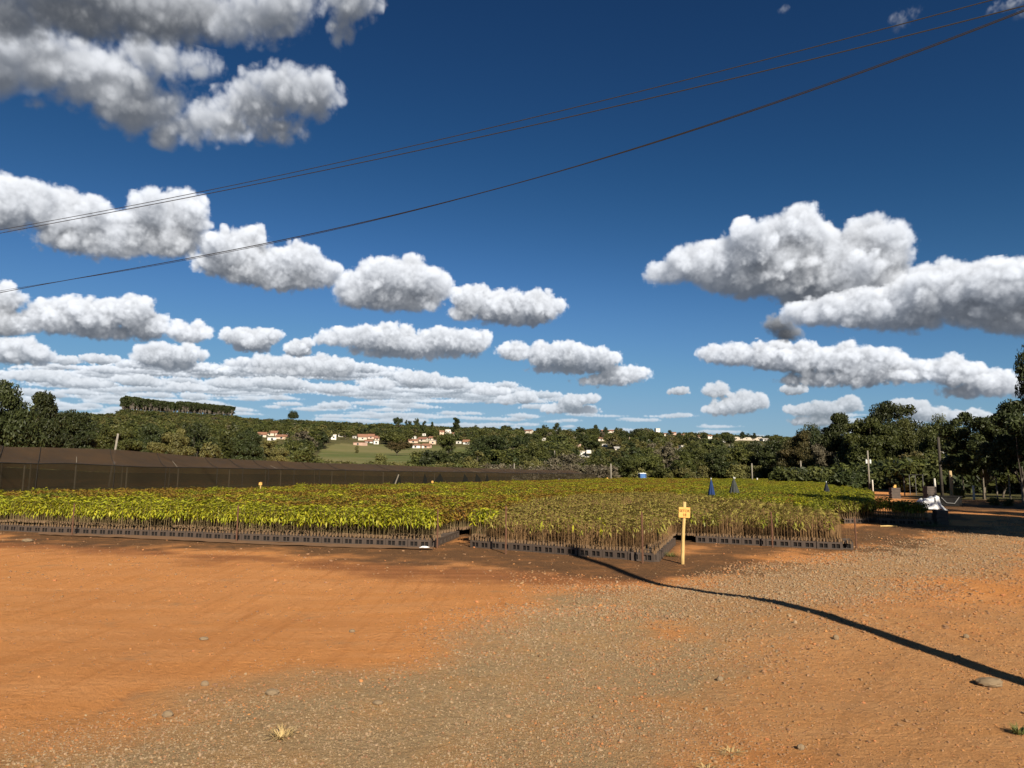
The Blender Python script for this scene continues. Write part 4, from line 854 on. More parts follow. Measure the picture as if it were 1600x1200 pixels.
HL=[(409,683,15,9,'cream','terra','gable','low terracotta-roofed house at the left end of the leftmost house cluster'),(426,681,17,9,'cream','terra','gable','terracotta-roofed house in the middle of the leftmost cluster'),(446,680,11,8,'white','pale','flat','small white flat-roofed house at the top right of the leftmost cluster'),(424,688.5,15,6,'white','grey','flat','low white flat house lowest in the leftmost cluster'),(441,686,18,8,'peach','terra','gable','peach house with a terracotta roof at the right of the leftmost cluster'),
(521,687,9,9,'white','pale','flat','narrow white house alone left of the meadow trees'),(533,682.5,8,5,'white','pale','flat','tiny white house just above the narrow white house'),
(566,688,15,11,'cream','terra','gable','large orange-roofed house at the left of the meadow cluster'),(580,686,11,9,'pink','terra','gable','pink house with a steep gable in the meadow cluster'),(589,688,8,8,'peach','red','gable','small red-roofed house at the right of the meadow cluster'),(563,696,19,5.5,'pink','terra','flat','long low pink house at the front of the meadow cluster'),(576,692,13,5.5,'white','terra','gable','white house with a red roof at the centre of the meadow cluster'),(587,694,9,6,'white','grey','flat','small white flat house at the front right of the meadow cluster'),(555,685,7,4,'white','pale','flat','tiny white house at the far left of the meadow cluster'),
(647,686,7,5,'white','pale','flat','small white cube house at the top left of the terracotta cluster'),(646,692,16,7,'peach','terra','gable','terracotta-roofed peach house at the left of the terracotta cluster'),(652,700,20,8,'white','terra','hip','large white house at the front of the terracotta cluster'),(667,700,14,8,'pink','terra','gable','pinkish house at the front right of the terracotta cluster'),(661,690,15,8,'cream','red','gable','red-roofed house at the centre of the terracotta cluster'),(677,688,14,7,'cream','terra','gable','cream house at the upper right of the terracotta cluster'),(676,694,12,6,'peach','grey','flat','peach flat house at the right of the terracotta cluster'),
(690,677,8,5,'peach','terra','gable','small peach house above the round bright green tree'),(701,676,10,5.5,'white','pale','flat','white open-fronted house above the round bright green tree'),(710,680,7,5,'cream','terra','gable','small cream house right of the white open-fronted house'),(729,694,11,8,'white','terra','gable','white house with an orange roof right of the round bright green tree'),(717,693,9,4,'white','pale','flat','low white house just right of the round bright green tree'),
(913,714,17,10,'white','pale','flat','large white flat house on the slope right of the dry scrub'),(826,676,14,5.5,'cream','red','gable','red-roofed house on the skyline left of centre'),(872,677,7,5,'white','pale','flat','tiny white house just under the skyline right of the red-roofed one'),(942,676,8,5,'peach','terra','gable','small peach house under the skyline trees, left of a red-roofed neighbour'),(954,675.5,11,4.5,'cream','red','gable','long red-roofed house under the skyline trees'),(938,689,11,7,'cream','brown','hip','pale house with a low brown roof halfway up the slope'),(945,698,5,5,'white','pale','flat','tiny white house halfway up the slope below the brown-roofed house'),(964,703,6,6,'cream','grey','gable','small pale house low on the wooded slope'),
(1027,674,8,5,'white','pale','flat','white box-like water tower building on the skyline'),(1040,680,7,4,'cream','brown','gable','small cream house below the white box on the skyline'),(1052,678,9,3.5,'pink','terra','gable','low pink-roofed house on the skyline right of the white box'),(1066,681,8,4,'cream','terra','gable','small terracotta house on the skyline near the middle'),(1094,684,12,5,'peach','terra','gable','peach house on the skyline left of the pale warehouse'),(1131,691,9,5,'white','pale','hip','white hip-roofed house below the pale warehouse'),(1172,688,40,4.5,'cream','pale','flat','long pale warehouse near the skyline'),(1151,688,6,6,'cream','pale','flat','square cream block at the left end of the pale warehouse'),(1195,689,14,5,'white','grey','gable','white house at the right end of the pale warehouse'),(1066,705,8,10,'white','pale','flat','narrow white three-storey house on the wooded slope'),(1186,709,9,8,'white','pale','flat','small white house on the right of the wooded slope'),(1016,690,6,4,'white','pale','flat','tiny white house left of the narrow three-storey house'),(985,682,8,4,'peach','terra','gable','small peach house under the skyline just left of the white box'),(1110,683,8,4,'white','terra','gable','small white house with red roof left of the peach skyline house'),(1213,692,10,4.5,'white','grey','gable','white house at the far right end of the visible town'),(1143,699,6,4,'white','pale','flat','tiny white house between the three-storey house and the right white house'),(899,684,7,4,'cream','brown','gable','tiny cream house in the woods above the white house with the pink box'),(850,688,6,4,'white','pale','flat','tiny white house in the woods below the red-roofed skyline house'),(783,690,6,4,'cream','terra','gable','tiny cream house right of the broad dark tree'),(757,694,5,4,'white','pale','flat','tiny white house left of the broad dark tree top'),(662,681,6,4,'white','pale','flat','tiny white house high behind the terracotta cluster'),(1057,702,5,5,'cream','brown','gable','tiny house beside the narrow white three-storey house')]
HRECT=[]
for px,pb,w,h,wl,rf,kd,lb in HL:
    t=house(px,pb,w,h,wl,rf,lb,kd); HRECT.append((px-w/2-1,px+w/2+1,pb-h-1,pb+1.5,t.location.y))
    if lb.startswith('large white flat'):
        s=t.location.y/F_PX; m=MB(); m.box((-5*s-1.2,0,h*s+1.6),(8*s,5*s,3.2)); obj('pink_upper_room',m.mesh('pink_upper_room',mat('wall_pink',WALLS['pink'],.85)),t); m=MB(); m.box((9*s,-2,h*s-.5),(12*s,4,1.6)); obj('porch_roof',m.mesh('porch_roof',mat('wall_white',WALLS['white'],.85)),t)

# ---------------------------------------------------------------- woodland on the slope (uncountable)
def woodland():
    rng=np.random.default_rng(12); n=34000; y=np.sqrt(rng.random(n)*(1010**2-150**2)+150**2); x=rng.uniform(-.86,.86,n)*y
    h=rng.uniform(5.0,9.5,n)*np.where(y<260,.72,1.0); z=hgt(x,y)
    big=noise2(x,y,60,40); keep=rng.random(n)<np.clip(.30+.75*big,0,.8)
    px,pb=project(x,y,z); _,pt=project(x,y,z+h); hw=h*.45/y*F_PX
    keep&=~(inpoly(px,pb,MEADOW)&(y<560)); keep&=~((px>492-hw)&(px<735+hw)&(y<345)&(pt<722)&(pb>694)&(px<640)) 
    keep&=~((px>640)&(px<745)&(y<345)&(pt<704))
    for x0,x1,y0,y1,Y in HRECT:
        ov=(px+hw*.8>x0)&(px-hw*.8<x1)&(pt<y1-.8)&(pb>y0)&(y<Y+6); keep&=~(ov&(rng.random(n)<.985))
    # keep the skyline no taller than in the photograph
    lim=np.interp(px,[0,200,360,460,560,640,700,800,900,1000,1100,1200,1300,1600],[626,634,641,652,661,659,664,667,666,668,675,680,684,690])-5*np.clip(noise2(px,0*px,9,91)-.55,0,1)*3+1.0
    keep&=~((pt<lim)&(y>300)); keep&=~((y<230)&(px>470)&(px<960)&(pt<700))
    x,y,z,h=x[keep],y[keep],z[keep],h[keep]; var=[]
    # trees along the foot of the plantation
    E=[]
    for i in range(260):
        q=rng.uniform(188,375); Yy=rng.uniform(955,995); T=at(q,np.interp(q,[170,191,275,364,385],[645,641,645,650,653])+rng.normal(0,.9),Yy); b=h1(T.x,Yy); b=max(b,T.z-11); E.append((T.x,Yy,b,T.z-b))
    E=np.array(E); x=np.concatenate([x,E[:,0]]); y=np.concatenate([y,E[:,1]]); z=np.concatenate([z,E[:,2]]); h=np.concatenate([h,np.maximum(E[:,3],3)])
    for kd,tn,sd in (('round','dark',1),('broad','dark',2),('round','mid',3),('broad','mid',4),('loose','olive',5),('tall','dark',6),('round','olive',7),('loose','grey',8)): var.append(joined(tree_mesh(kd,900+sd,1500,.055,LM[tn])))
    w=np.array([.17,.15,.22,.18,.11,.05,.09,.03]); tone=noise2(x,y,90,44); idx=rng.choice(8,len(x),p=w); idx=np.where((tone>.55)&(rng.random(len(x))<.7),rng.choice([2,3,4,6],len(x)),idx)
    S=np.column_stack([h*rng.uniform(.95,1.5,len(h))]*2+[h]); scatter('woodland',np.column_stack([x,y,z-.2]),rng.uniform(0,6.28,len(x)),S,var,idx,'dense dark green woodland covering the rising land behind the nursery','woodland'); print('woodland',len(x))
    # low scrub between the nursery and the slope
    n=5200; y=rng.uniform(106,235,n); x=rng.uniform(-.8,.62,n)*y; z=hgt(x,y); h=rng.uniform(1.2,3.4,n); px,pb=project(x,y,z); _,pt=project(x,y,z+h)
    keep=~(inpoly(px,pb,MEADOW))&(pt>np.interp(px,[0,480,500,640,660,760,960,1300],[680,690,716,722,704,698,708,716]))&~((y<120)&(px>960)); x,y,z,h=x[keep],y[keep],z[keep],h[keep]; px=px[keep]
    var=[joined(tree_mesh('shrub',700+i,1100,.075,LM[tn])) for i,tn in enumerate(('olive','mid','grey','olive','dark'))]
    xx=rng.uniform(.38,.82,1700); yy=rng.uniform(60,122,1700); xx=xx*yy; k=(yy>np.where(xx/yy>.55,68,84)); xx,yy=xx[k],yy[k]; nn=len(xx); x=np.concatenate([x,xx]); y=np.concatenate([y,yy]); z=np.concatenate([z,hgt(xx,yy)]); h=np.concatenate([h,rng.uniform(1.2,3.6,nn)*np.where(xx/yy>.5,1.35,1)]); px=np.concatenate([px,np.full(nn,1400.)])
    t=noise2(x,y,22,47); grey=(px>740)&(px<960)&(t>.56); idx=np.where(grey,2,rng.choice([0,1,3,4],len(x),p=[.42,.36,.16,.06])); idx[-nn:]=rng.choice([1,4,4,4],nn); S=np.column_stack([h*1.15,h*1.15,h])
    scatter('undergrowth',np.column_stack([x,y,z-.1]),rng.uniform(0,6.28,len(x)),S,var,idx,'olive and grey scrub covering the low slope behind the shade house','scrub')
    # plantation of tall slender trees on the left skyline
    P=[];Hs=[]
    for i in range(620):
        px=rng.uniform(191,364); Yy=rng.uniform(1000,1120); 
        if 272<px<278 and rng.random()<.8: continue
        T=at(px,np.interp(px,[191,200,275,278,364],[622,621,631,628,636.5])+rng.normal(0,.8),Yy); B=at(px,np.interp(px,[191,275,364],[641,645,650]),Yy); zz=max(B.z-3,h1(B.x,Yy)-8); P.append((B.x,Yy,min(zz,T.z-9))); Hs.append(T.z-min(zz,T.z-9))
    var=[joined(tree_mesh('euca',800+i,800,.05,LM['dark'],BARKP)) for i in range(3)]; Hs=np.array(Hs)
    scatter('plantation',P,rng.uniform(0,6.28,len(P)),np.column_stack([Hs*.95,Hs*.95,Hs]),var,rng.integers(0,3,len(P)),'plantation of tall slender trees with pale trunks on the left skyline','plantation')
woodland()

# ---------------------------------------------------------------- things around the field
def umbrella(px,top,bot,Y,col,label,w):
    T=at(px,top,Y); B=at(px,bot,Y); z0=h1(T.x,Y); t=thing('folded_umbrella',label,'garden umbrella',(T.x,Y,z0),random.uniform(0,1),'folded umbrellas among the seedlings'); m=MB(); m.tube([(0,0,-.1),(0,0,T.z-z0)],.018,8); obj('pole',m.mesh('pole',mat('umbrella_pole',(.35,.35,.36),.4,metal=.6)),t)
    zt,zb=T.z-z0-.03,B.z-z0-.02; V=[];F=[]; n=32; R=w*Y/F_PX/2; K=9
    for i in range(K):
        f=i/(K-1); z=zt+(zb-zt)*f; r=.022+R*(f**.75)*(1-.10*math.exp(-((f-.55)/.12)**2))
        for k in range(n): a=2*math.pi*k/n; rr=r*(1+.30*math.cos(8*a+.6*math.sin(3*f))*min(1,f*1.6)); V.append((rr*math.cos(a),rr*math.sin(a),z-(.05*f*math.cos(8*a) if i==K-1 else 0)))
    for i in range(K-1):
        for k in range(n): F.append((i*n+k,i*n+(k+1)%n,(i+1)*n+(k+1)%n,(i+1)*n+k))
    m=MB(); m.add(V,F); obj('canopy',m.mesh('canopy',mat('fabric_'+label.split()[0],col,.85,noise=1,nscale=6),True),t)
    m=MB(); m.tube([(0,0,zb+(zt-zb)*.46),(0,0,zb+(zt-zb)*.52)],R*.66,16); obj('tie_band',m.mesh('tie_band',mat('tie_band_'+label.split()[0],tuple(q*.6 for q in col),.8)),t); m=MB(); m.tube([(0,0,T.z-z0-.02),(0,0,T.z-z0+.03),(0,0,T.z-z0+.06)],[.015,.028,.008],8); obj('finial',m.mesh('finial',mat('pale_enamel',(.55,.57,.55),.5)),t)
umbrella(1111,748.5,772,33,(.013,.038,.135),'blue folded umbrella standing among the seedlings',7.2)
umbrella(1146.5,747,769,35,(.050,.055,.050),'grey folded umbrella standing right of the blue one',11)
umbrella(1291,753.5,773,38,(.018,.022,.035),'dark navy folded umbrella nearest the dirt road',9)
# portable toilet
def toilet():
    Y=116; T=at(1003.3,738.6,Y); z0=h1(T.x,Y); H=T.z-z0; t=thing('portable_toilet','blue portable toilet with a white roof at the far end of the seedling field','portable toilet',(T.x,Y,z0),.15); bl=mat('blue_plastic',(.035,.10,.27),.5,noise=.8,nscale=2); wh=mat('white_plastic',(.75,.76,.76),.5); m=MB(); w=.92
    m.box((0,0,H*.45+.05),(w,w,H*.9-.1)); 
    for s in (-1,1):
        for q in (-1,1): m.box((s*(w/2+.012),q*(w/2+.012),H*.45),(.09,.09,H*.9))
    obj('cabin',m.mesh('cabin',bl),t); m=MB(); m.box((0,0,.05),(w+.16,w+.16,.1)); obj('skid',m.mesh('skid',M_DARK),t); m=MB(); r=w/2+.07
    m.add([(-r,-r,H*.9),(r,-r,H*.9),(r,r,H*.9),(-r,r,H*.9),(-r*.8,-r*.8,H*.97),(r*.8,-r*.8,H*.97),(r*.8,r*.8,H*.97),(-r*.8,r*.8,H*.97)],[(0,1,5,4),(1,2,6,5),(2,3,7,6),(3,0,4,7),(4,5,6,7),(3,2,1,0)]); m.tube([(.3,.3,H*.95),(.3,.3,H*1.02)],.05,8); obj('roof',m.mesh('roof',wh),t)
    m=MB(); m.box((0,-w/2-.015,H*.45),(.66,.03,H*.8)); d=obj('door',m.mesh('door',mat('blue_plastic_door',(.045,.125,.31),.5)),t); m=MB(); m.box((.26,-w/2-.045,H*.45),(.05,.03,.16)); obj('handle',m.mesh('handle',wh),d)
toilet()
def blob(name,loc,dims,seed,m,label,cat,fold=.25,group=None,rough=.0,sub=4):
    bm=bmesh.new(); bmesh.ops.create_icosphere(bm,subdivisions=sub,radius=1); rng=np.random.default_rng(seed)
    V=np.array([v.co for v in bm.verts]); n1=noise2(V[:,0]*1.3+V[:,2]*2,V[:,1]*1.3-V[:,2],.8,seed%50)-.5; n2=np.abs(noise2(V[:,0]*2+V[:,2],V[:,1]*2+V[:,2]*1.7,.35,seed%50+1)-.5); n3=noise2(V[:,0]-V[:,2],V[:,1]+V[:,2],.12,seed%50+2)-.5
    k=1+fold*(n1*1.6-n2*1.5+n3*.35); V=V*k[:,None]; V[:,2]=np.maximum(V[:,2],-.55); V=V*np.array(dims)/2; V[:,2]+=dims[2]*.27
    for v,c in zip(bm.verts,V): v.co=c
    me=bpy.data.meshes.new(name); bm.to_mesh(me); bm.free(); me.materials.append(m); me.polygons.foreach_set('use_smooth',[fold<.5]*len(me.polygons)); return tag(obj(name,me,None,loc,rng.uniform(0,6)),label,cat,group)
WSACK=mat('white_sack',(.78,.78,.78),.7,noise=.6,nscale=3,col2=(.62,.62,.63),bump=.5,bscale=8)
# white crumpled tarpaulin heap
def tarp():
    P=g(1452,796.5); Y=P.y; s=Y/F_PX; m=MB(); nx,ny=64,34; V=[];F=[]; W=38*s; D=1.1
    for i in range(nx+1):
        for j in range(ny+1):
            u=i/nx; v=j/ny; x=(u-.5)*W; y=(v-.5)*D; px=1433+38*u
            prof=np.interp(px,[1433,1437,1444,1449,1454,1459.5,1462,1464,1466,1470,1471],[.0,.5,.74,.70,.80,1.0,.88,.40,.36,.14,0.]); e=min(1,4.2*min(v,1-v)+.02)**.6
            z=prof*23*s*e*.90*(.80+.38*noise2(x,y*1.4,.28,81)); z*=1-.42*max(0,1-abs((x-(.10-.55*y))/.05)); z-=.10*max(0,1-abs(noise2(x+y*.6,y,.22,84)-.5)/.09)*prof; z+=.035*(noise2(x*1.5,y,.11,83)-.5)*prof
            V.append((x+.06*(noise2(x,y,.2,85)-.5),y+.1*(noise2(x,y,.2,86)-.5),max(0,z)+.01))
    for i in range(nx):
        for j in range(ny): a=i*(ny+1)+j; F.append((a,a+ny+1,a+ny+2,a+1))
    m.add(V,F); me=m.mesh('tarpaulin_heap',WSACK,True); z0=h1(P.x,P.y); o=obj('tarpaulin_heap',me,None,(P.x,P.y,z0)); md=o.modifiers.new('thick','SOLIDIFY'); md.thickness=.012; tag(o,'crumpled white tarpaulin heap by the dirt road','tarpaulin')
    for k,(a,b,sx) in enumerate(((1441,786,1),(1459.5,786,1))):
        q=at(a,b,Y-.35); m=MB(); m.tube([(-.09,-.02,-.22),(-.03,-.06,-.02),(.02,-.05,.12),(.06,.05,.26)],.016,5); c=obj('tie_cord',m.mesh('tie_cord',mat('dark_cable',(.02,.018,.015),.7)),o); c.location=(q.x-P.x,q.y-P.y-.05,q.z-z0)
tarp()
blob('white_sack',at(874,751,88)-Vector((0,0,.35)),(.78,.6,.75),5,WSACK,'large white sack at the foot of the far shade house wall','sack',.45,'white sacks by the far shade house')
blob('white_sack',at(930.5,750,97)-Vector((0,0,.3)),(.62,.5,.55),8,WSACK,'smaller white sack near the far end of the shade house wall','sack',.45,'white sacks by the far shade house')
def marker(px,top,bot,Y,label):
    T=at(px,top,Y); z0=h1(T.x,Y); H=T.z-z0; t=thing('marker_stake',label,'marker stake',(T.x,Y,z0),random.uniform(-.4,.4),'small pale marker stakes among the seedlings'); pm=mat('pale_pole',(.62,.46,.20),.7); m=MB(); m.tube([(0,0,-.1),(0,0,H)],.03,6); obj('post',m.mesh('post',pm),t); m=MB(); m.box((0,-.042,H-.10),(.17,.02,.15)); obj('board',m.mesh('board',mat('sign_wood',(.66,.35,.075),.65)),t)
marker(407.5,753,765,39,'small pale marker stake in the plants before the long shade house wall')
marker(676,751,759,60,'small yellow marker stake before the torn part of the netting wall')
marker(823,751.5,756,86,'tiny pale marker stake left of the large white sack')
marker(900.5,748,756,92,'tiny pale marker stake between the two white sacks')
marker(949,746,752,100,'tiny pale marker stake at the far end of the netting wall')
# stacks of empty trays
GT=mat('tray_stack_plastic',(.050,.042,.038),.7,noise=1,nscale=6,col2=(.095,.07,.055))
def stack(px,top,bot,wpx,label,yellow=False,name='tray_stack'):
    P=g(px,bot); P=Vector((P.x,P.y,0)); s=P.y/F_PX; H=(bot-top)*s; W=wpx*s; z0=h1(P.x,P.y); t=thing(name,label,'tray stack',(P.x,P.y,z0),random.uniform(-.25,.1),'stacks of empty trays at the field edge'); n=max(3,int(H/.11)); hh=H/n
    for i in range(n):
        m=MB(); dx,dy=random.gauss(0,.012),random.gauss(0,.012); m.box((dx,dy,hh*(i+.46)),(W,W*.75,hh*.86)); m.box((dx,dy,hh*(i+.95)),(W*1.05,W*.79,hh*.10)); obj('tray',m.mesh('tray',GT),t)
    return t,H
stack(1358.5,767.5,779,11,'low stack of dark empty trays at the field edge, left of two taller ones')
t,H=stack(1398.5,762.5,779,13,'stack of dark empty trays topped with a small yellow block')
m=MB(); 
for dx,dz,ww in ((0,.06,.2),(.03,.16,.14)): m.box((dx,0,H+dz),(ww,.16,.10-.002))
P_=t.location; simple('yellow_block',m,mat('sign_wood',(.66,.35,.075),.65),'small yellow block lying on the dark tray stack','block',(P_.x,P_.y,P_.z))
stack(1453.5,760.5,783,15,'tallest stack of dark empty trays, right behind the white tarpaulin heap')
stack(1416,784,800,10,'low stack of dark trays just left of the white tarpaulin heap')
stack(1470,798,819.5,17,'black tray stack at the end of the shaded row by the dirt road')
# black crates right of the tarpaulin
def bin_(px,top,bot,wpx,label):
    P=g(px,bot); s=P.y/F_PX; H=(bot-top)*s; W=wpx*s; z0=h1(P.x,P.y); t=thing('black_bin',label,'bin',(P.x,P.y,z0),-.15); D=W*.6; bm_=mat('black_plastic',(.010,.010,.011),.95,noise=.8,nscale=5,col2=(.018,.017,.016),spec=.05); m=MB(); w=.03
    m.box((0,0,.05),(W,D,.06)); 
    for s_ in (-1,1): m.box((0,s_*(D/2-w/2),H/2+.04),(W,w,H-.08)); m.box((s_*(W/2-w/2),0,H/2+.04),(w,D-2*w-.002,H-.08))
    obj('body',m.mesh('body',bm_),t); m=MB(); 
    for s_ in (-1,1): m.box((0,s_*(D/2+.01),H-.02),(W+.08,.06,.06)); m.box((s_*(W/2+.01),0,H-.021),(.06,D-.04,.056))
    obj('rim',m.mesh('rim',bm_),t); m=MB(); m.tube([(-W*.42,-D/2-.03,H*.86),(-W*.2,-D/2-.05,H*.35),(W*.15,-D/2-.05,H*.3),(W*.38,-D/2-.03,H*.9)],.018,5); obj('strap',m.mesh('strap',mat('grey_strap',(.2,.2,.2),.7)),t)
bin_(1481.5,775,791,32,'large black open bin with a loose strap right of the white tarpaulin heap')
# pale blue grey board under the trees
P=g(1303,757.0); P=at(1303,752,96); z0=h1(P.x,P.y); T=at(1303,744,96); t=thing('notice_board','pale blue-grey board standing on legs under the dark trees','board',(P.x,96,z0),-.12); H=T.z-z0
m=MB(); m.box((0,0,H*.62),(1.1,.05,H*.72)); obj('panel',m.mesh('panel',mat('blue_grey_panel',(.22,.27,.36),.6,noise=.8,nscale=2)),t)
for s in (-1,1): m=MB(); m.box((s*.5,.07,H*.5),(.07,.07,H)); obj('leg',m.mesh('leg',WOODP),t)
# fence, gate frame and posts along the far side of the road
def fence():
    xs=[(1412,58),(1488,56),(1504,54),(1536,51),(1556,49),(1576,47),(1596,45),(1618,43)]; P=[at(a,745,b) for a,b in xs]; O=Vector((P[0].x,P[0].y,0)); t=thing('wire_fence','low wire fence on thin posts along the far side of the dirt road','fence',O); 
    for i,p_ in enumerate(P): 
        m=MB(); q=p_-O; m.tube([(q.x,q.y,-.2),(q.x,q.y,1.55+.1*(i%3))],.045,6); obj('post',m.mesh('post',WOODP),t)
    for z in (.45,.9,1.35):
        m=MB(); m.tube([(p_.x-O.x,p_.y-O.y,z) for p_ in P],.008,4); obj('strand',m.mesh('strand',WIREG),t)
fence()
def gate():
    a=at(1421,750,62); b=at(1442,750,61); t=thing('gate_frame','thin metal gate frame standing open under the dark trees','gate',(a.x,a.y,0)); d=b-a; d.z=0; m=MB()
    for f in (0,.45,1): m.tube([(d.x*f,d.y*f,-.1),(d.x*f,d.y*f,1.75)],.028,6)
    m.tube([(0,0,1.74),(d.x,d.y,1.74)],.028,6); obj('frame',m.mesh('frame',mat('galvanised',(.13,.125,.12),.6,metal=.3)),t); m=MB(); m.tube([(0,0,.75),(d.x*.45,d.y*.45,.75)],.02,6); obj('rail',m.mesh('rail',mat('galvanised',(.13,.125,.12),.6)),t)
gate()
def post(px,bot,top,Y,r,m_,label):
    T=at(px,top,Y); z0=h1(T.x,Y); H=T.z-z0; m=MB(); m.tube([(0,0,-.2),(.01,0,H*.5),(0,0,H),(0,0,H+.02)],[r,r*.97,r*.92,r*.7],8); simple('post',m,m_,label,'post',(T.x,Y,z0),0,'posts along the dirt road',True)
WHP=mat('white_post',(.62,.60,.54),.75,noise=1,nscale=6,col2=(.4,.37,.31))
post(1460,763,748,62,.085,WHP,'white post just left of the pole with the pale top'); post(1471,760,744,60,.06,WHP,'thin white post just right of the pole with the pale top'); post(1484.5,768,736,52,.11,mat('tan_post',(.36,.26,.14),.8),'thick pale wooden post beside the roadside bushes'); post(1520.5,770,759,50,.075,WHP,'short white post in the middle of the roadside fence'); post(1183,755,747,100,.10,WHP,'short pale post just left of a slim utility pole in the field edge'); post(1363,760,750,70,.07,WHP,'short pale post right of the pole with transformers'); post(1148,754,746,104,.10,WHP,'short pale post behind the grey umbrella')
tree(1551,772,41,22,'shrub','olive','small leafy roadside bush left of a rounder one',name='shrub',cat='shrub'); tree(1572,776,40,20,'shrub','olive','rounder roadside bush near the right edge',name='shrub',cat='shrub')
tree(1493,757,54,34,'shrub','olive','pale green bush behind the thick wooden post',name='shrub',cat='shrub')
# ---------------------------------------------------------------- loose stones and litter
STONE=[mat('stone_grey',(.31,.215,.125),.95,noise=1.3,nscale=18,col2=(.19,.130,.075),rand=.16),mat('stone_brown',(.30,.17,.085),.95,noise=1.3,nscale=18,col2=(.18,.10,.05),rand=.16),mat('clod_orange',(.40,.18,.068),.95,noise=1.3,nscale=18,col2=(.28,.115,.04),rand=.15)]
def stone_mesh(seed,m,sub=1,flat=.55,jag=.16):
    rng=np.random.default_rng(seed); bm=bmesh.new(); bmesh.ops.create_icosphere(bm,subdivisions=sub,radius=1); d=rng.uniform(.6,1.1,3)*np.array([1.15,.85,flat])
    for v in bm.verts:
        q=np.array(v.co); q=q*(1+rng.normal(0,jag)); v.co=q*d
    me=bpy.data.meshes.new('stone'); bm.to_mesh(me); bm.free(); me.materials.append(m); return me
def gravel():
    rng=np.random.default_rng(17); n=900000; y=3.2*np.exp(rng.random(n)*math.log(30/3.2)); x=rng.uniform(-.80,.80,n)*y
    dg=sdist(x,y,Z_GRAVEL); dr=sdist(x,y,Z_ROAD); ds=sdist(x,y,Z_DARK); pn=noise2(x,y,.9,51); 
    den=.008+.34*smooth(-.6,.5,dg+(pn-.5)*1.4)+.24*smooth(-.9,.5,dr+(pn-.5)*1.2)-.004*smooth(-.2,.3,ds); den*=1.15*np.clip(y/9,.6,1.2)*(.45+1.1*noise2(x,y,.35,52)); den+=.05*(x>0)*(y<12)
    k=rng.random(n)<den; x,y,dg,dr=x[k],y[k],dg[k],dr[k]; k=~inpoly(x,y,FIELD); x,y,dg,dr=x[k],y[k],dg[k],dr[k]
    s=np.exp(rng.normal(math.log(.0060),.42,len(x)))*np.clip(y/6,.8,2.2); s=np.clip(s,.003,.032); z=hgt(x,y)+s*.18
    gr=(np.maximum(dg,dr)+rng.normal(0,.5,len(x)))>0; idx=np.where(gr,rng.choice(6,len(x),p=[.29,.29,.24,.07,.07,.04]),rng.choice([3,4,5,6,7,8],len(x),p=[.26,.24,.2,.1,.1,.10]))
    var=[stone_mesh(i,STONE[i//3],1,.5+.15*(i%3)) for i in range(9)]
    scatter('gravel',np.column_stack([x,y,z]),rng.uniform(0,6.28,len(x)),s,var,idx,'loose grey and brown gravel strewn over the dirt yard','gravel',tilt=rng.normal(0,.25,(len(x),2))); print('gravel',len(x))
gravel()
def rock(px,py,w,hgt_,label,seed,m=0,name='rock'):
    P=g(px,py); s=P.y/F_PX; me=stone_mesh(seed,mat('rock_brown',(.15,.105,.062),.95,noise=1.4,nscale=14,col2=(.21,.15,.09)),3,.6,.05); V=np.array([v.co for v in me.vertices]); V=V/np.ptp(V,axis=0)*np.array([w*s,w*s*.7,hgt_*s*1.5]); nn=noise2(V[:,0]+V[:,2],V[:,1],.04,seed%40); V*=(1+.22*(nn-.5))[:,None]
    me.vertices.foreach_set('co',V.astype(np.float32).ravel()); me.update(); tag(obj(name,me,None,(P.x,P.y,h1(P.x,P.y)+hgt_*s*.42),.0),label,'rock','larger rocks lying on the yard')
rock(1546,1069,40,10,'largest grey-brown rock beside the long pole shadow',201)
rock(1251,1160,11,7,'dark lump of stone near the bottom edge right of centre',202,1); rock(930,1112,8,4,'small dark stone in the middle of the grey gravel',203); rock(425,1086,22,7,'flat grey stone on the edge between orange dirt and gravel',204); rock(262,1117,17,8,'grey stone on the gravel edge at the lower left',205); rock(320,975+95,12,6,'small stone at the gravel edge left of the flat grey one',206); rock(1307,1009,9,6,'small dark stone just below the long pole shadow',207,1); rock(1125,1062,11,6,'brown stone in the middle of the stony dirt',208,1); rock(590,1098,17,5,'flat pale stone lying on the gravel below the orange dirt',209); rock(318,997,14,4,'flat grey stone on the smooth orange dirt',210); rock(550,985,10,4,'dark pebble on the smooth orange dirt right of the flat stone',211,1); rock(1510,1003,9,5,'dark clod near the tyre tracks above the pole shadow',212,1); rock(43,846,16,4,'dark clod lying before the leafy bed at the far left',213,1)
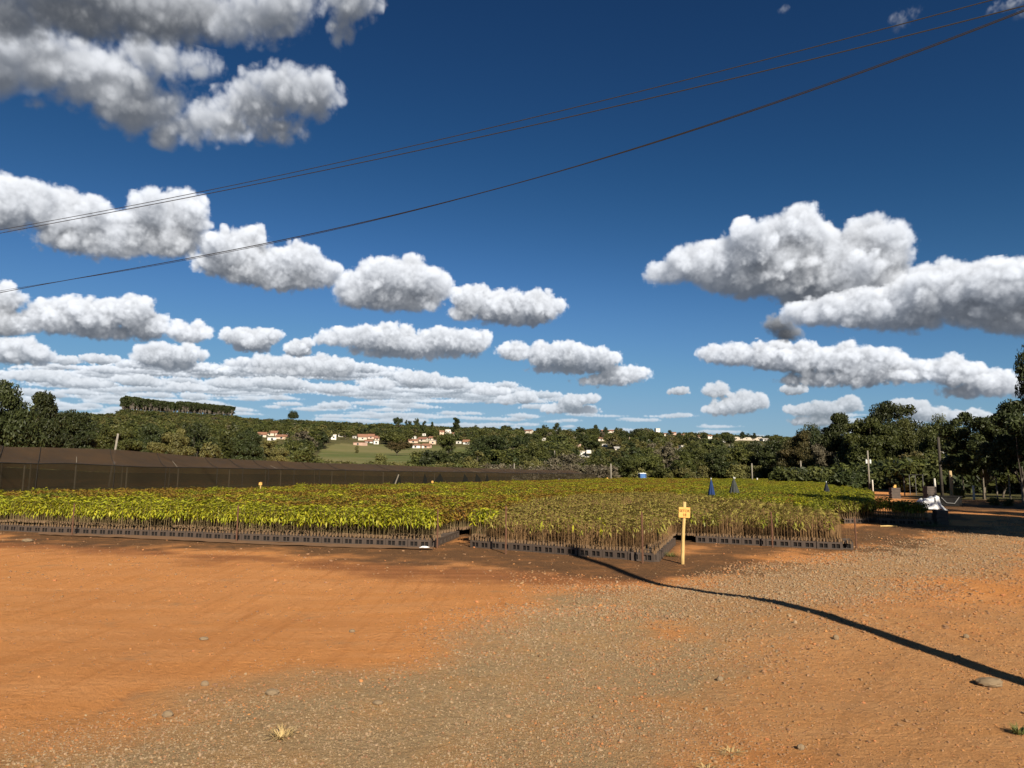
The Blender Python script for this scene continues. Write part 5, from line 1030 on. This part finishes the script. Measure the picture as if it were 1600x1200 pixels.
def tuft(px,py,wpx,h,n,label,seed,m,flat=.35):
    P=g(px,py); rng=np.random.default_rng(seed); Q=[]; R=wpx*P.y/F_PX/2
    for i in range(n):
        a=rng.uniform(0,6.28); r=R*rng.random()**.5*.5; b=np.array([r*math.cos(a),r*math.sin(a),0.]); a2=a+rng.normal(0,.5); l=R*rng.uniform(.4,1.); d=np.array([math.cos(a2)*l,math.sin(a2)*l,h*rng.uniform(.2,1)]); s=np.array([-math.sin(a2),math.cos(a2),0])*.0028; t=b+d; m2=b+d*.5+np.array([0,0,h*.22]); Q+=[[b-s,b+s,m2+s*.8,m2-s*.8],[m2-s*.8,m2+s*.8,t+s*.2,t-s*.2]]
    tag(obj('dry_grass_tuft',quads_mesh('dry_grass_tuft',np.array(Q),np.zeros(len(Q)),m),None,(P.x,P.y,h1(P.x,P.y)+.004)),label,'dry grass','dry grass tufts on the yard')
STRAW=mat('straw',(.50,.37,.17),.8,noise=1,nscale=30,col2=(.33,.22,.09)); GRN=mat('weed_green',(.10,.115,.03),.7)
tuft(440,1155,46,.055,70,'dry straw-coloured grass tuft on the gravel at the lower left',1,STRAW); tuft(1142,1169,44,.02,40,'wisp of pale straw lying on the gravel near the bottom edge',2,STRAW); tuft(1105,1192,36,.02,30,'pale straw scrap at the very bottom edge',4,STRAW)
tuft(1592,1142,26,.06,80,'small green weed at the bottom right edge',3,GRN); tuft(1451,823,50,.22,160,'green weeds growing before the shaded row',5,GRN); tuft(1049,870,30,.10,90,'green weeds at the foot of the yellow marker sign',6,GRN); tuft(1480,818,20,.2,70,'green weeds at the end of the shaded row',7,GRN)
P=g(663,857.5); m=MB(); V=[];F=[]
for i in range(9):
    for j in range(4): V.append(((i/8-.5)*.22,(j/3-.5)*.09+.02*math.sin(i),.012+.035*math.sin(math.pi*i/8)*math.sin(math.pi*j/3)+.01*noise2(i,j,1.3,71)))
for i in range(8):
    for j in range(3): a=i*4+j; F.append((a,a+4,a+5,a+1))
m.add(V,F); o=simple('litter_scrap',m,WSACK,'pale plastic scrap lying before the end of the leafy bed','scrap',(P.x,P.y,h1(P.x,P.y)+.012))
P=g(1388,823.6); m=MB(); m.tube([(-.26,0,.03),(.0,.01,.035),(.27,-.02,.03)],[.02,.025,.018],6); simple('stick',m,mat('pale_pole',(.62,.46,.20),.7),'short pale stick on the dirt before the shaded row','stick',(P.x,P.y,h1(P.x,P.y)))
